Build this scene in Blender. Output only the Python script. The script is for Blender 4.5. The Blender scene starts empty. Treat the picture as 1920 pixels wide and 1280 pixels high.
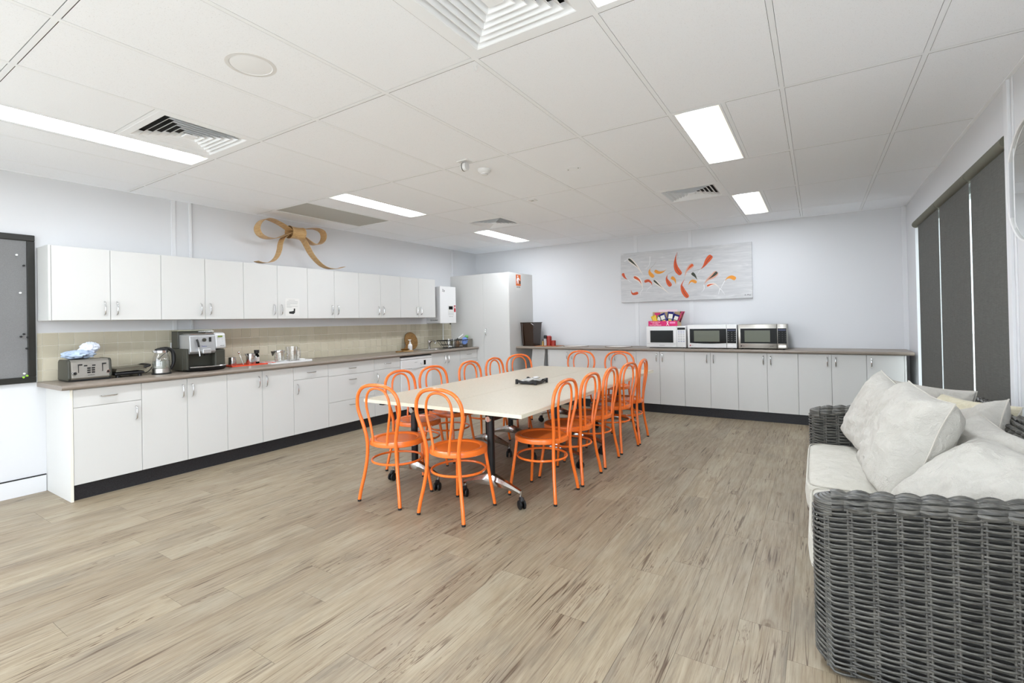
import bpy, bmesh, math, random
from mathutils import Vector, Matrix
random.seed(7)
PI = math.pi
S = bpy.context.scene
COL = S.collection

# ------------------------------------------------------------------ camera
FPX, PX, PY = 910.16, 942.587, 594.426
CAM = Vector((5.2731, -7.2771, 1.3037))
YAW, PITCH, ROLL = 0.574146, 0.0071196, -0.0193575
fwd = Vector((-math.sin(YAW)*math.cos(PITCH), math.cos(YAW)*math.cos(PITCH), math.sin(PITCH)))
rt = Vector((math.cos(YAW), math.sin(YAW), 0)); up = rt.cross(fwd)
rt, up = rt*math.cos(ROLL)+up*math.sin(ROLL), -rt*math.sin(ROLL)+up*math.cos(ROLL)
cd = bpy.data.cameras.new('camera'); cam = bpy.data.objects.new('camera', cd); COL.objects.link(cam)
cd.sensor_width = 36; cd.lens = FPX/1920*36; cd.clip_start = 0.05
cd.shift_x = (960-PX)/1920; cd.shift_y = (PY-640)/1920
cam.matrix_world = Matrix(((rt.x, up.x, -fwd.x, CAM.x), (rt.y, up.y, -fwd.y, CAM.y), (rt.z, up.z, -fwd.z, CAM.z), (0, 0, 0, 1)))
S.camera = cam

# ------------------------------------------------------------------ world, exposure
WORLD_STRENGTH = 4.3
wd = bpy.data.worlds.new('overcast_sky'); S.world = wd; wd.use_nodes = True
bg = wd.node_tree.nodes['Background']; bg.inputs[0].default_value = (0.85, 0.92, 1.0, 1); bg.inputs[1].default_value = WORLD_STRENGTH
LAMP = 34.0
S.view_settings.view_transform = 'Standard'; S.view_settings.look = 'None'
S.view_settings.gamma = 1; S.view_settings.use_curve_mapping = False
S.view_settings.exposure = 0.58
cy = S.cycles
cy.use_denoising = True
cy.max_bounces = 12; cy.diffuse_bounces = 8; cy.glossy_bounces = 5; cy.transmission_bounces = 8; cy.transparent_max_bounces = 12
cy.caustics_reflective = False; cy.caustics_refractive = False
cy.sample_clamp_indirect = 6

# ------------------------------------------------------------------ room dimensions
W, H, YR = 6.167, 2.5465, -9.3          # width, ceiling height, rear wall
GX, GY = 0.3382, -0.6117                # ceiling grid origin
gx = lambda i: GX + 0.6*(i-1)
gy = lambda j: GY - 1.2*(5-j)
CT, CB = 0.882, 0.846                   # worktop top and underside

# ------------------------------------------------------------------ materials
MATS = {}
def srgb(c):
    f = lambda v: v/12.92 if v <= 0.04045 else ((v+0.055)/1.055)**2.4
    return tuple(f(x/255) for x in c)+(1,)
def mat(name, col=(200, 200, 200), rough=0.5, metal=0, spec=0.5, trans=0, ior=1.45, coat=0, alpha=1, emit=None):
    if name in MATS: return MATS[name]
    m = bpy.data.materials.new(name); m.use_nodes = True
    b = m.node_tree.nodes['Principled BSDF']
    b.inputs['Base Color'].default_value = srgb(col); b.inputs['Roughness'].default_value = rough
    b.inputs['Metallic'].default_value = metal; b.inputs['Specular IOR Level'].default_value = spec
    b.inputs['Transmission Weight'].default_value = trans; b.inputs['IOR'].default_value = ior
    b.inputs['Coat Weight'].default_value = coat; b.inputs['Alpha'].default_value = alpha
    if emit: b.inputs['Emission Color'].default_value = srgb(emit[0]); b.inputs['Emission Strength'].default_value = emit[1]
    MATS[name] = m
    return m
class N:
    """tiny node helper"""
    def __init__(s, m): s.t = m.node_tree; s.b = s.t.nodes['Principled BSDF']
    def n(s, typ, **kw):
        o = s.t.nodes.new(typ)
        for k, v in kw.items():
            if k.startswith('i_'):
                key = k[2:]; o.inputs[int(key) if key.isdigit() else key.replace('_', ' ')].default_value = v
            else: setattr(o, k, v)
        return o
    def l(s, a, b): s.t.links.new(a, b)
    def ramp(s, fac, stops, interp='LINEAR'):
        r = s.n('ShaderNodeValToRGB'); r.color_ramp.interpolation = interp
        e = r.color_ramp.elements
        while len(e) < len(stops): e.new(0.5)
        for q, (p, c) in zip(e, stops): q.position = p; q.color = c if len(c) == 4 else tuple(c)+(1,)
        s.l(fac, r.inputs[0]); return r.outputs[0]
    def mix(s, f, a, b, mode='MIX'):
        o = s.n('ShaderNodeMix', data_type='RGBA', blend_type=mode)
        for sock, v in ((o.inputs[0], f), (o.inputs[6], a), (o.inputs[7], b)):
            if hasattr(v, 'links'): s.l(v, sock)
            else: sock.default_value = v
        return o.outputs[2]
    def math(s, op, a, b=0.0, c=None):
        o = s.n('ShaderNodeMath', operation=op)
        for k, v in enumerate((a, b, c)):
            if v is None: continue
            if hasattr(v, 'links'): s.l(v, o.inputs[k])
            else: o.inputs[k].default_value = v
        return o.outputs[0]
    def coords(s, kind='Object', scale=(1, 1, 1), rnd=False):
        tc = s.n('ShaderNodeTexCoord'); mp = s.n('ShaderNodeMapping'); mp.inputs['Scale'].default_value = scale
        s.l(tc.outputs[kind], mp.inputs['Vector'])
        if rnd:
            oi = s.n('ShaderNodeObjectInfo'); cm = s.n('ShaderNodeCombineXYZ')
            a = s.math('MULTIPLY', oi.outputs['Random'], 37.0); b = s.math('MULTIPLY', oi.outputs['Random'], 91.0)
            s.l(a, cm.inputs[0]); s.l(b, cm.inputs[1]); s.l(b, cm.inputs[2]); s.l(cm.outputs[0], mp.inputs['Location'])
        return mp.outputs['Vector']
    def noise(s, vec, scale, detail=3, rough=0.5, dist=0):
        o = s.n('ShaderNodeTexNoise'); o.inputs['Scale'].default_value = scale; o.inputs['Detail'].default_value = detail
        o.inputs['Roughness'].default_value = rough; o.inputs['Distortion'].default_value = dist
        s.l(vec, o.inputs['Vector']); return o.outputs['Fac']
    def bump(s, h, strength=0.1, dist=0.01):
        o = s.n('ShaderNodeBump'); o.inputs['Strength'].default_value = strength; o.inputs['Distance'].default_value = dist
        s.l(h, o.inputs['Height']); s.l(o.outputs[0], s.b.inputs['Normal'])
    def col(s, c): s.l(c, s.b.inputs['Base Color'])

def wood_floor():
    m = mat('vinyl_plank', (170, 150, 125), 0.42, spec=0.45); k = N(m)
    oi = k.n('ShaderNodeObjectInfo')
    v = k.coords('Object', (1, 0.06, 1), True)
    v2 = k.coords('Object', (1, 0.03, 1), True)
    v3 = k.coords('Object', (1, 0.35, 1), True)
    big = k.noise(v3, 5.5, 3, 0.55, 0.4)
    c = k.ramp(big, ((0.30, srgb((122, 114, 101))), (0.5, srgb((141, 129, 109))), (0.68, srgb((153, 146, 130)))))
    g = k.noise(v, 55, 6, 0.65, 0.6)
    c = k.mix(k.ramp(g, ((0.35, (0, 0, 0)), (0.75, (1, 1, 1)))), c, srgb((166, 156, 137)))
    fine = k.noise(v2, 190, 4, 0.7, 0.2)
    c = k.mix(k.ramp(fine, ((0.28, (0.75, 0.75, 0.75)), (0.5, (0, 0, 0)))), c, srgb((116, 98, 81)))
    # dark cracks along the grain, in clusters
    cr = k.noise(v, 16, 4, 0.6, 1.5)
    line = k.ramp(k.math('ABSOLUTE', k.math('SUBTRACT', cr, 0.5)), ((0.0, (1, 1, 1)), (0.006, (0.75, 0.75, 0.75)), (0.014, (0, 0, 0))))
    msk = k.ramp(k.noise(v3, 4.2, 2), ((0.50, (0, 0, 0)), (0.62, (1, 1, 1))))
    c = k.mix(k.math('MULTIPLY', k.math('MULTIPLY', line, msk), 0.9), c, srgb((84, 62, 44)))
    cr2 = k.noise(v2, 24, 2, 0.5, 0.5)
    line2 = k.ramp(k.math('ABSOLUTE', k.math('SUBTRACT', cr2, 0.5)), ((0.0, (1, 1, 1)), (0.007, (0.8, 0.8, 0.8)), (0.017, (0, 0, 0))))
    msk2 = k.ramp(k.noise(k.coords('Object', (1, 0.25, 1), True), 7.0, 2), ((0.50, (0, 0, 0)), (0.58, (1, 1, 1))))
    c = k.mix(k.math('MULTIPLY', k.math('MULTIPLY', line2, msk2), 0.9), c, srgb((78, 60, 44)))
    # lighter scraped streaks
    st = k.ramp(k.noise(v, 21, 4, 0.6, 0.9), ((0.64, (0, 0, 0)), (0.74, (0.55, 0.55, 0.55))))
    c = k.mix(st, c, srgb((182, 173, 154)))
    # knots
    vo = k.n('ShaderNodeTexVoronoi', feature='F1'); vo.inputs['Scale'].default_value = 2.1
    k.l(k.coords('Object', (1, 0.6, 1), True), vo.inputs['Vector'])
    kn = k.ramp(vo.outputs['Distance'], ((0.02, (1, 1, 1)), (0.032, (0.3, 0.3, 0.3)), (0.05, (0.5, 0.5, 0.5)), (0.07, (0, 0, 0))))
    c = k.mix(k.math('MULTIPLY', kn, 0.7), c, srgb((96, 74, 52)))
    # plank to plank tone
    tone = k.ramp(oi.outputs['Random'], ((0, srgb((240, 236, 232))), (0.5, srgb((255, 251, 244))), (1, srgb((236, 229, 222)))))
    c = k.mix(1.0, c, tone, 'MULTIPLY'); k.col(c)
    k.bump(k.math('SUBTRACT', g, k.math('MULTIPLY', line, msk)), 0.12, 0.002)
    k.l(k.ramp(g, ((0.3, (0.50, 0.50, 0.50)), (0.8, (0.36, 0.36, 0.36)))), k.b.inputs['Roughness'])
    return m
def ceiling_tile():
    m = mat('ceiling_tile', (243, 243, 241), 0.9, spec=0.1); k = N(m); v = k.coords('Object', rnd=True)
    n1 = k.noise(v, 260, 2, 0.6); n2 = k.noise(v, 120, 3, 0.7)
    f = k.ramp(n1, ((0.30, (1, 1, 1)), (0.37, (0, 0, 0))))
    c = k.mix(k.math('MULTIPLY', f, 0.55), srgb((246, 249, 253)), srgb((196, 198, 198)))
    k.col(c); k.bump(n2, 0.15, 0.002); return m
def wall_paint(name, c):
    m = mat(name, c, 0.75, spec=0.2); k = N(m); v = k.coords('Object')
    k.bump(k.noise(v, 160, 3, 0.6), 0.06, 0.001); return m
def laminate(name, c, rough=0.42):
    m = mat(name, c, rough, spec=0.4); k = N(m); v = k.coords('Object')
    k.bump(k.noise(v, 420, 2, 0.6), 0.05, 0.0006); return m
def worktop():
    m = mat('worktop_laminate', (146, 134, 122), 0.34, spec=0.45); k = N(m); v = k.coords('Object')
    n = k.noise(v, 320, 3, 0.7); n2 = k.noise(v, 9, 3)
    c = k.ramp(n, ((0.3, srgb((122, 112, 103))), (0.7, srgb((146, 136, 124)))))
    c = k.mix(k.math('MULTIPLY', n2, 0.25), c, srgb((150, 136, 122))); k.col(c); return m
def table_top():
    m = mat('table_laminate', (220, 210, 190), 0.36, spec=0.4); k = N(m); v = k.coords('Object', (1, 0.25, 1))
    n = k.noise(v, 240, 4, 0.7)
    k.col(k.ramp(n, ((0.3, srgb((190, 180, 159))), (0.7, srgb((210, 201, 182)))))); return m
def splash_tile():
    m = mat('splash_tile', (178, 169, 150), 0.22, spec=0.5); k = N(m)
    oi = k.n('ShaderNodeObjectInfo'); v = k.coords('Object', rnd=True)
    c = k.ramp(oi.outputs['Random'], ((0, srgb((186, 179, 158))), (1, srgb((198, 191, 171)))))
    c = k.mix(k.math('MULTIPLY', k.noise(v, 30, 4), 0.3), c, srgb((176, 167, 144))); k.col(c); return m
def kick():
    m = mat('kick_laminate', (34, 34, 37), 0.45, spec=0.4); k = N(m); v = k.coords('Object')
    n = k.noise(v, 380, 2, 0.7)
    k.col(k.ramp(n, ((0.45, srgb((26, 26, 29))), (0.75, srgb((66, 66, 70)))))); return m
def wicker():
    m = mat('wicker_strand', (96, 94, 88), 0.42, spec=0.5); k = N(m); v = k.coords('Object', (1, 1, 1))
    n = k.noise(v, 9, 3, 0.6); n2 = k.noise(k.coords('Object', (6, 6, 60)), 3.2, 3, 0.7)
    c = k.ramp(n, ((0.3, srgb((44, 44, 43))), (0.7, srgb((72, 71, 68)))))
    c = k.mix(k.ramp(n2, ((0.4, (0, 0, 0)), (0.62, (0.8, 0.8, 0.8)))), c, srgb((104, 102, 95))); k.col(c); return m
def linen(name, a, b):
    m = mat(name, a, 0.92, spec=0.15); k = N(m); v = k.coords('Object')
    w1 = k.noise(k.coords('Object', (1, 0.08, 1)), 420, 2); w2 = k.noise(k.coords('Object', (0.08, 1, 1)), 420, 2)
    cr = k.noise(v, 16, 4, 0.6, 0.8)
    k.col(k.mix(k.ramp(cr, ((0.35, (0, 0, 0)), (0.7, (1, 1, 1)))), srgb(a), srgb(b)))
    k.bump(k.math('ADD', k.math('ADD', k.math('MULTIPLY', w1, 0.25), k.math('MULTIPLY', w2, 0.25)), k.math('MULTIPLY', cr, 2.2)), 0.8, 0.008)
    b_ = k.b; b_.inputs['Sheen Weight'].default_value = 0.15; return m
def blind_cloth():
    m = mat('blind_cloth', (92, 92, 88), 0.8, spec=0.2); k = N(m)
    a = k.noise(k.coords('Object', (1, 1, 0.03)), 600, 2); b = k.noise(k.coords('Object', (1, 0.03, 1)), 600, 2)
    k.col(k.ramp(k.math('MULTIPLY', k.math('ADD', a, b), 0.5), ((0.35, srgb((82, 82, 78))), (0.65, srgb((104, 104, 100)))))); return m
def felt():
    m = mat('grey_felt', (128, 128, 128), 0.95, spec=0.1); k = N(m); v = k.coords('Object', (1, 1, 2.5))
    n = k.noise(v, 300, 3, 0.8); k.col(k.ramp(n, ((0.3, srgb((108, 108, 108))), (0.7, srgb((138, 138, 138)))))); return m
def canvas():
    m = mat('painted_canvas', (196, 197, 197), 0.6, spec=0.3); k = N(m)
    tc = k.n('ShaderNodeTexCoord'); mp = k.n('ShaderNodeMapping'); mp.inputs['Rotation'].default_value = (0, math.radians(32), 0)
    mp.inputs['Scale'].default_value = (0.9, 1, 9); k.l(tc.outputs['Object'], mp.inputs['Vector'])
    n = k.noise(mp.outputs['Vector'], 3.0, 5, 0.6, 1.4); n2 = k.noise(k.coords('Object'), 5, 3)
    c = k.ramp(n, ((0.3, srgb((184, 185, 187))), (0.62, srgb((206, 206, 206))), (0.8, srgb((232, 232, 232)))))
    c = k.mix(k.math('MULTIPLY', n2, 0.4), c, srgb((190, 191, 193))); k.col(c); k.bump(n, 0.25, 0.004); return m
def plywood(name, a, b, sc=(1, 1, 1), s=40):
    m = mat(name, a, 0.4, spec=0.4); k = N(m); v = k.coords('Object', sc)
    n = k.noise(v, s, 4, 0.6, 0.8); k.col(k.ramp(n, ((0.3, srgb(b)), (0.7, srgb(a))))); return m
def steel(name, c=(190, 188, 184), rough=0.28, aniso=(1, 1, 60)):
    m = mat(name, c, rough, metal=1); k = N(m); n = k.noise(k.coords('Object', aniso), 12, 3, 0.6)
    k.l(k.ramp(n, ((0.3, (rough*0.8,)*3), (0.7, (rough*1.3,)*3))), k.b.inputs['Roughness']); return m
def powder_orange():
    m = mat('orange_enamel', (236, 116, 42), 0.22, spec=0.5, coat=0.3); k = N(m)
    k.bump(k.noise(k.coords('Object'), 300, 2), 0.02, 0.0005); return m
def lamp_diffuser():
    m = bpy.data.materials.new('lamp_diffuser'); m.use_nodes = True; MATS['lamp_diffuser'] = m
    t = m.node_tree; t.nodes.clear(); k = N.__new__(N); k.t = t
    o = k.n('ShaderNodeOutputMaterial'); e = k.n('ShaderNodeEmission')
    tc = k.n('ShaderNodeTexCoord'); sp = k.n('ShaderNodeSeparateXYZ'); k.l(tc.outputs['Object'], sp.inputs[0])
    # two tubes behind a prismatic diffuser: bright along the middle, falling off to the rim
    ax = k.math('ABSOLUTE', sp.outputs[0]); ay = k.math('ABSOLUTE', sp.outputs[1])
    fx = k.ramp(ax, ((0.0, (1, 1, 1)), (0.06, (0.8, 0.8, 0.8)), (0.108, (0.03, 0.03, 0.03)), (0.122, (0, 0, 0))))
    fy = k.ramp(ay, ((0.47, (1, 1, 1)), (0.55, (0.04, 0.04, 0.04)), (0.572, (0, 0, 0))))
    f = k.math('MULTIPLY', fx, fy)
    k.l(k.ramp(f, ((0.0, (1.0, 0.98, 0.70)), (0.06, (0.92, 0.95, 0.97)), (1.0, (0.86, 0.915, 1.0)))), e.inputs[0])
    k.l(k.math('ADD', k.math('MULTIPLY', f, LAMP), 0.95), e.inputs[1]); k.l(e.outputs[0], o.inputs[0]); return m
def thin_glass(name, tint=(1, 1, 1), refl=0.10):
    m = bpy.data.materials.new(name); m.use_nodes = True; MATS[name] = m
    t = m.node_tree; t.nodes.clear(); k = N.__new__(N); k.t = t
    o = k.n('ShaderNodeOutputMaterial'); a = k.n('ShaderNodeBsdfTransparent'); g = k.n('ShaderNodeBsdfGlossy'); mx = k.n('ShaderNodeMixShader')
    a.inputs[0].default_value = tint+(1,); g.inputs['Roughness'].default_value = 0.03
    lw = k.n('ShaderNodeLayerWeight'); lw.inputs[0].default_value = 0.35
    k.l(k.math('ADD', k.math('MULTIPLY', lw.outputs['Facing'], 0.55), refl), mx.inputs[0])
    k.l(a.outputs[0], mx.inputs[1]); k.l(g.outputs[0], mx.inputs[2]); k.l(mx.outputs[0], o.inputs[0]); return m

M_FLOOR = wood_floor(); M_CTILE = ceiling_tile(); M_WALL = wall_paint('wall_paint', (213, 214, 216)); M_TRIM = wall_paint('trim_paint', (219, 220, 222))
M_GRID = mat('grid_paint', (244, 247, 250), 0.5, spec=0.3); M_LAM = laminate('white_laminate', (208, 208, 205)); M_EDGE = mat('cream_edge', (233, 230, 216), 0.45)
M_TOP = worktop(); M_TABLE = table_top(); M_TEDGE = mat('table_edge', (220, 214, 194), 0.45); M_TILE = splash_tile(); M_GROUT = mat('grout', (232, 229, 220), 0.9)
M_KICK = kick(); M_WICK = wicker(); M_WCORE = mat('wicker_core', (34, 33, 31), 0.8); M_BLIND = blind_cloth(); M_FELT = felt(); M_CANVAS = canvas()
M_CUSH = linen('cream_linen', (194, 191, 180), (203, 200, 190)); M_PILW = linen('white_linen', (184, 181, 173), (193, 190, 182)); M_PILY = linen('ivory_linen', (202, 194, 168), (210, 203, 180))
M_PIPE = mat('linen_piping', (192, 188, 178), 0.9)
M_ORANGE = powder_orange(); M_BLACK = mat('black_plastic', (22, 22, 23), 0.4); M_RUB = mat('black_rubber', (16, 16, 16), 0.6); M_BPOW = mat('black_powdercoat', (20, 20, 22), 0.35)
M_CHROME = mat('chrome', (214, 214, 214), 0.12, metal=1); M_ALU = steel('polished_aluminium', (205, 203, 200), 0.2); M_STEEL = steel('brushed_steel', (186, 183, 176), 0.32)
M_WPLAS = mat('white_plastic', (224, 224, 223), 0.35); M_WGREY = mat('light_grey_plastic', (206, 207, 208), 0.4); M_DGLASS = mat('dark_glass', (10, 11, 9), 0.10, spec=0.12)
M_GREYP = mat('charcoal_plastic', (62, 62, 54), 0.42); M_SILV = mat('silver_plastic', (188, 189, 190), 0.3, metal=0.6); M_LAMP = lamp_diffuser()
M_GLASS = thin_glass('clear_glass'); M_PANE = thin_glass('window_pane', (0.95, 0.98, 0.97), 0.04); M_MIRROR = mat('mirror_glass', (240, 242, 240), 0.01, metal=1)
M_INK = mat('black_ink', (30, 30, 30), 0.7); M_PAPER = mat('paper', (216, 215, 211), 0.85); M_WHITEINK = mat('white_ink', (248, 246, 246), 0.7); M_GREYINK = mat('grey_ink', (150, 150, 148), 0.8)
M_PINK = mat('pink_card', (206, 30, 104), 0.55); M_CARD = mat('brown_card', (186, 160, 128), 0.85); M_RED = mat('red_lacquer', (150, 44, 32), 0.35)
M_BOW = plywood('bow_plywood', (206, 172, 124), (176, 138, 88), (1, 1, 6), 16); M_BOARD = plywood('acacia_wood', (150, 112, 58), (96, 66, 30), (1, 1, 5), 22)
M_BROWN = mat('brown_acrylic', (46, 30, 18), 0.18, spec=0.6); M_ORDISH = mat('orange_plastic', (226, 72, 36), 0.4); M_BLUE = mat('blue_cloth', (120, 150, 214), 0.9)
M_GREEN = mat('green_plastic', (120, 176, 110), 0.5); M_LEAF = mat('apple_green_plastic', (150, 205, 60), 0.45); M_DARK = mat('vent_dark', (44, 44, 42), 0.8)
M_WATER = thin_glass('water_glass', (0.9, 0.94, 0.9), 0.12); M_FILM = mat('clear_bag_film', (214, 221, 232), 0.22, spec=0.6)
M_GRILLE = mat('grey_mesh', (186, 186, 180), 0.7); M_REDTAG = mat('red_tag', (178, 28, 44), 0.4); M_SIGN = mat('sign_orange', (214, 100, 18), 0.5); M_ALUW = mat('white_aluminium', (226, 228, 228), 0.35)

# ------------------------------------------------------------------ mesh builder
class MB:
    def __init__(s): s.v = []; s.f = []
    def add(s, vs, fs):
        b = len(s.v); s.v += [tuple(q) for q in vs]; s.f += [tuple(b+i for i in q) for q in fs]; return s
    def box(s, x0, x1, y0, y1, z0, z1):
        if x0 > x1: x0, x1 = x1, x0
        if y0 > y1: y0, y1 = y1, y0
        if z0 > z1: z0, z1 = z1, z0
        return s.add([(x0, y0, z0), (x1, y0, z0), (x1, y1, z0), (x0, y1, z0), (x0, y0, z1), (x1, y0, z1), (x1, y1, z1), (x0, y1, z1)],
                     [(3, 2, 1, 0), (4, 5, 6, 7), (0, 1, 5, 4), (1, 2, 6, 5), (2, 3, 7, 6), (3, 0, 4, 7)])
    def hexa(s, b, t):          # bottom quad, top quad (ccw from above)
        return s.add(list(b)+list(t), [(3, 2, 1, 0), (4, 5, 6, 7), (0, 1, 5, 4), (1, 2, 6, 5), (2, 3, 7, 6), (3, 0, 4, 7)])
    def tube(s, pts, r, n=10, closed=False, caps=True):
        pts = [Vector(p) for p in pts]; m = len(pts); rr = r if hasattr(r, '__len__') else [r]*m
        tg = []
        for i in range(m):
            a = pts[(i-1) % m] if (closed or i > 0) else pts[i]; b = pts[(i+1) % m] if (closed or i < m-1) else pts[i]
            d = (b-a); tg.append(d.normalized() if d.length > 1e-9 else Vector((0, 0, 1)))
        u = tg[0].orthogonal().normalized(); fr = []
        for i in range(m):
            if i: u = (u-tg[i]*u.dot(tg[i])); u = u.normalized() if u.length > 1e-6 else tg[i].orthogonal().normalized()
            fr.append((u.copy(), tg[i].cross(u)))
        b0 = len(s.v)
        for i in range(m):
            for k in range(n):
                a = 2*PI*k/n; s.v.append(tuple(pts[i]+(fr[i][0]*math.cos(a)+fr[i][1]*math.sin(a))*rr[i]))
        sh = 0
        if closed:      # align last ring with the first
            best = 1e9
            for q in range(n):
                d = (Vector(s.v[b0+(m-1)*n])-Vector(s.v[b0+q])).length
                if d < best: best, sh = d, q
        for i in range(m if closed else m-1):
            j = (i+1) % m
            for k in range(n):
                k2 = (k+1) % n; o = sh if (closed and j == 0) else 0
                s.f.append((b0+i*n+k, b0+i*n+k2, b0+j*n+(k2+o) % n, b0+j*n+(k+o) % n))
        if caps and not closed:
            s.f.append(tuple(b0+k for k in reversed(range(n)))); s.f.append(tuple(b0+(m-1)*n+k for k in range(n)))
        return s
    def cyl(s, p0, p1, r0, r1=None, n=20): return s.tube([p0, p1], [r0, r0 if r1 is None else r1], n)
    def lathe(s, prof, c=(0, 0, 0), n=24, axis='z', cap=True):
        b0 = len(s.v); c = Vector(c)
        for r, h in prof:
            for k in range(n):
                a = 2*PI*k/n; p = (r*math.cos(a), r*math.sin(a), h)
                if axis == 'x': p = (h, r*math.cos(a), r*math.sin(a))
                if axis == 'y': p = (r*math.sin(a), h, r*math.cos(a))
                s.v.append(tuple(Vector(p)+c))
        for i in range(len(prof)-1):
            for k in range(n):
                k2 = (k+1) % n; s.f.append((b0+i*n+k, b0+i*n+k2, b0+(i+1)*n+k2, b0+(i+1)*n+k))
        if cap:
            if prof[0][0] > 1e-5: s.f.append(tuple(b0+k for k in reversed(range(n))))
            if prof[-1][0] > 1e-5: s.f.append(tuple(b0+(len(prof)-1)*n+k for k in range(n)))
        return s
    def prism(s, poly, a, b, axis='x'):     # polygon in the two other axes, extruded a..b
        n = len(poly); P = {'x': lambda p, h: (h, p[0], p[1]), 'y': lambda p, h: (p[0], h, p[1]), 'z': lambda p, h: (p[0], p[1], h)}[axis]
        return s.add([P(p, a) for p in poly]+[P(p, b) for p in poly], [tuple(reversed(range(n))), tuple(range(n, 2*n))]+[(i, (i+1) % n, n+(i+1) % n, n+i) for i in range(n)])
    def grid(s, pts, nu, nv, cu=False, cv=False):       # pts[i*nv+j]
        b0 = len(s.v); s.v += [tuple(p) for p in pts]
        for i in range(nu if cu else nu-1):
            for j in range(nv if cv else nv-1):
                i2, j2 = (i+1) % nu, (j+1) % nv; s.f.append((b0+i*nv+j, b0+i2*nv+j, b0+i2*nv+j2, b0+i*nv+j2))
        return s
    def build(s, name, m, parent=None, off=(0, 0, 0), bevel=0, seg=2, smooth=False, loc=None, solid=0):
        me = bpy.data.meshes.new(name); o_ = Vector(off)
        me.from_pydata([tuple(Vector(p)-o_) for p in s.v], [], s.f)
        bm = bmesh.new(); bm.from_mesh(me)
        bmesh.ops.recalc_face_normals(bm, faces=bm.faces)
        if bevel: bmesh.ops.bevel(bm, geom=[e for e in bm.edges if len(e.link_faces) == 2 and e.calc_face_angle(0) > 0.5], offset=bevel, segments=seg, affect='EDGES', profile=0.5)
        if solid: bmesh.ops.solidify(bm, geom=list(bm.faces), thickness=solid)
        if smooth:
            for f in bm.faces: f.smooth = True
            for e in bm.edges:
                if len(e.link_faces) == 2 and e.calc_face_angle(0) > 0.7: e.smooth = False
        bm.to_mesh(me); bm.free(); me.materials.append(m)
        return link(name, me, parent, loc)
def link(name, me, parent=None, loc=None):
    o = bpy.data.objects.new(name, me); COL.objects.link(o)
    if parent: o.parent = parent
    if loc is not None: o.location = loc
    return o
def tag(o, label, cat, group=None):
    o['label'] = label; o['category'] = cat
    if group: o['group'] = group
    return o
def thing(name, label, cat, loc=(0, 0, 0), rotz=0, group=None):
    o = bpy.data.objects.new(name, None); COL.objects.link(o); o.empty_display_size = 0.05
    o.location = loc; o.rotation_euler = (0, 0, rotz); return tag(o, label, cat, group)
def struct(o): o['kind'] = 'structure'; return o
def copy_tree(o, parent=None):
    c = o.copy(); COL.objects.link(c)
    if parent: c.parent = parent
    for ch in list(o.children): copy_tree(ch, c)
    return c
def text(name, body, size, m, origin, xdir, ydir, parent=None, off=(0, 0, 0), align='CENTER', depth=0.0004):
    cu = bpy.data.curves.new(name, 'FONT'); cu.body = body; cu.size = size; cu.align_x = align; cu.align_y = 'CENTER'; cu.extrude = depth
    t = bpy.data.objects.new(name, cu); COL.objects.link(t)
    bpy.context.view_layer.update()
    me = bpy.data.meshes.new_from_object(t.evaluated_get(bpy.context.evaluated_depsgraph_get()))
    bpy.data.objects.remove(t); bpy.data.curves.remove(cu)
    x = Vector(xdir).normalized(); y = Vector(ydir).normalized(); z = x.cross(y); o = Vector(origin)-Vector(off)
    me.transform(Matrix(((x.x, y.x, z.x, o.x), (x.y, y.y, z.y, o.y), (x.z, y.z, z.z, o.z), (0, 0, 0, 1))))
    me.materials.clear(); me.materials.append(m); me.name = name
    return link(name, me, parent)
def arc(cx, cz, r, a0, a1, n): return [(cx+r*math.cos(math.radians(a0+(a1-a0)*i/n)), cz+r*math.sin(math.radians(a0+(a1-a0)*i/n))) for i in range(n+1)]
def smooth_path(pts, k=6, closed=False):        # Catmull-Rom
    P = [Vector(p) for p in pts]; n = len(P); out = []
    for i in range(n if closed else n-1):
        g = lambda q: P[q % n] if closed else P[min(max(q, 0), n-1)]
        p0, p1, p2, p3 = g(i-1), g(i), g(i+1), g(i+2)
        for j in range(k):
            t = j/k; out.append(0.5*((2*p1)+(p2-p0)*t+(2*p0-5*p1+4*p2-p3)*t*t+(3*p1-p0-3*p2+p3)*t**3))
    if not closed: out.append(P[-1].copy())
    return out
def pix(u, v, ax, val):     # photo pixel -> point on an axis plane
    d = fwd+rt*((u-PX)/FPX)-up*((v-PY)/FPX); i = 'xyz'.index(ax); return CAM+d*((val-CAM[i])/d[i])

# ================================================================== ROOM SHELL
WZ1_ = 2.273
fl = struct(MB().box(-0.1, W+0.25, YR-0.1, 0.1, -0.12, -0.005).build('floor', mat('floor_joint', (104, 88, 70), 0.8)))
PWID = 0.184
plank_me = {}
def plank(x0, x1, y0, y1):
    key = (round(x1-x0, 3), round(y1-y0, 3))
    if key not in plank_me:
        o = MB().box(0.0005, x1-x0-0.0005, 0.0005, y1-y0-0.0005, -0.005, 0).build('floor_plank', M_FLOOR, fl); plank_me[key] = o.data
    else: o = link('floor_plank', plank_me[key], fl)
    o.location = (x0, y0, 0)
ncol = int(math.ceil(W/PWID))
for c in range(ncol):
    x0 = c*PWID; x1 = min(W, x0+PWID); y = YR-random.random()*1.22
    y = YR - round(random.random()*6)/6*1.1
    while y < 0:
        a, b = max(y, YR), min(y+1.22, 0.0)
        if b-a > 0.03 and not (x1 < 0.5 and a > -5.9): plank(x0, x1, a, b)
        y += 1.22

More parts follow.
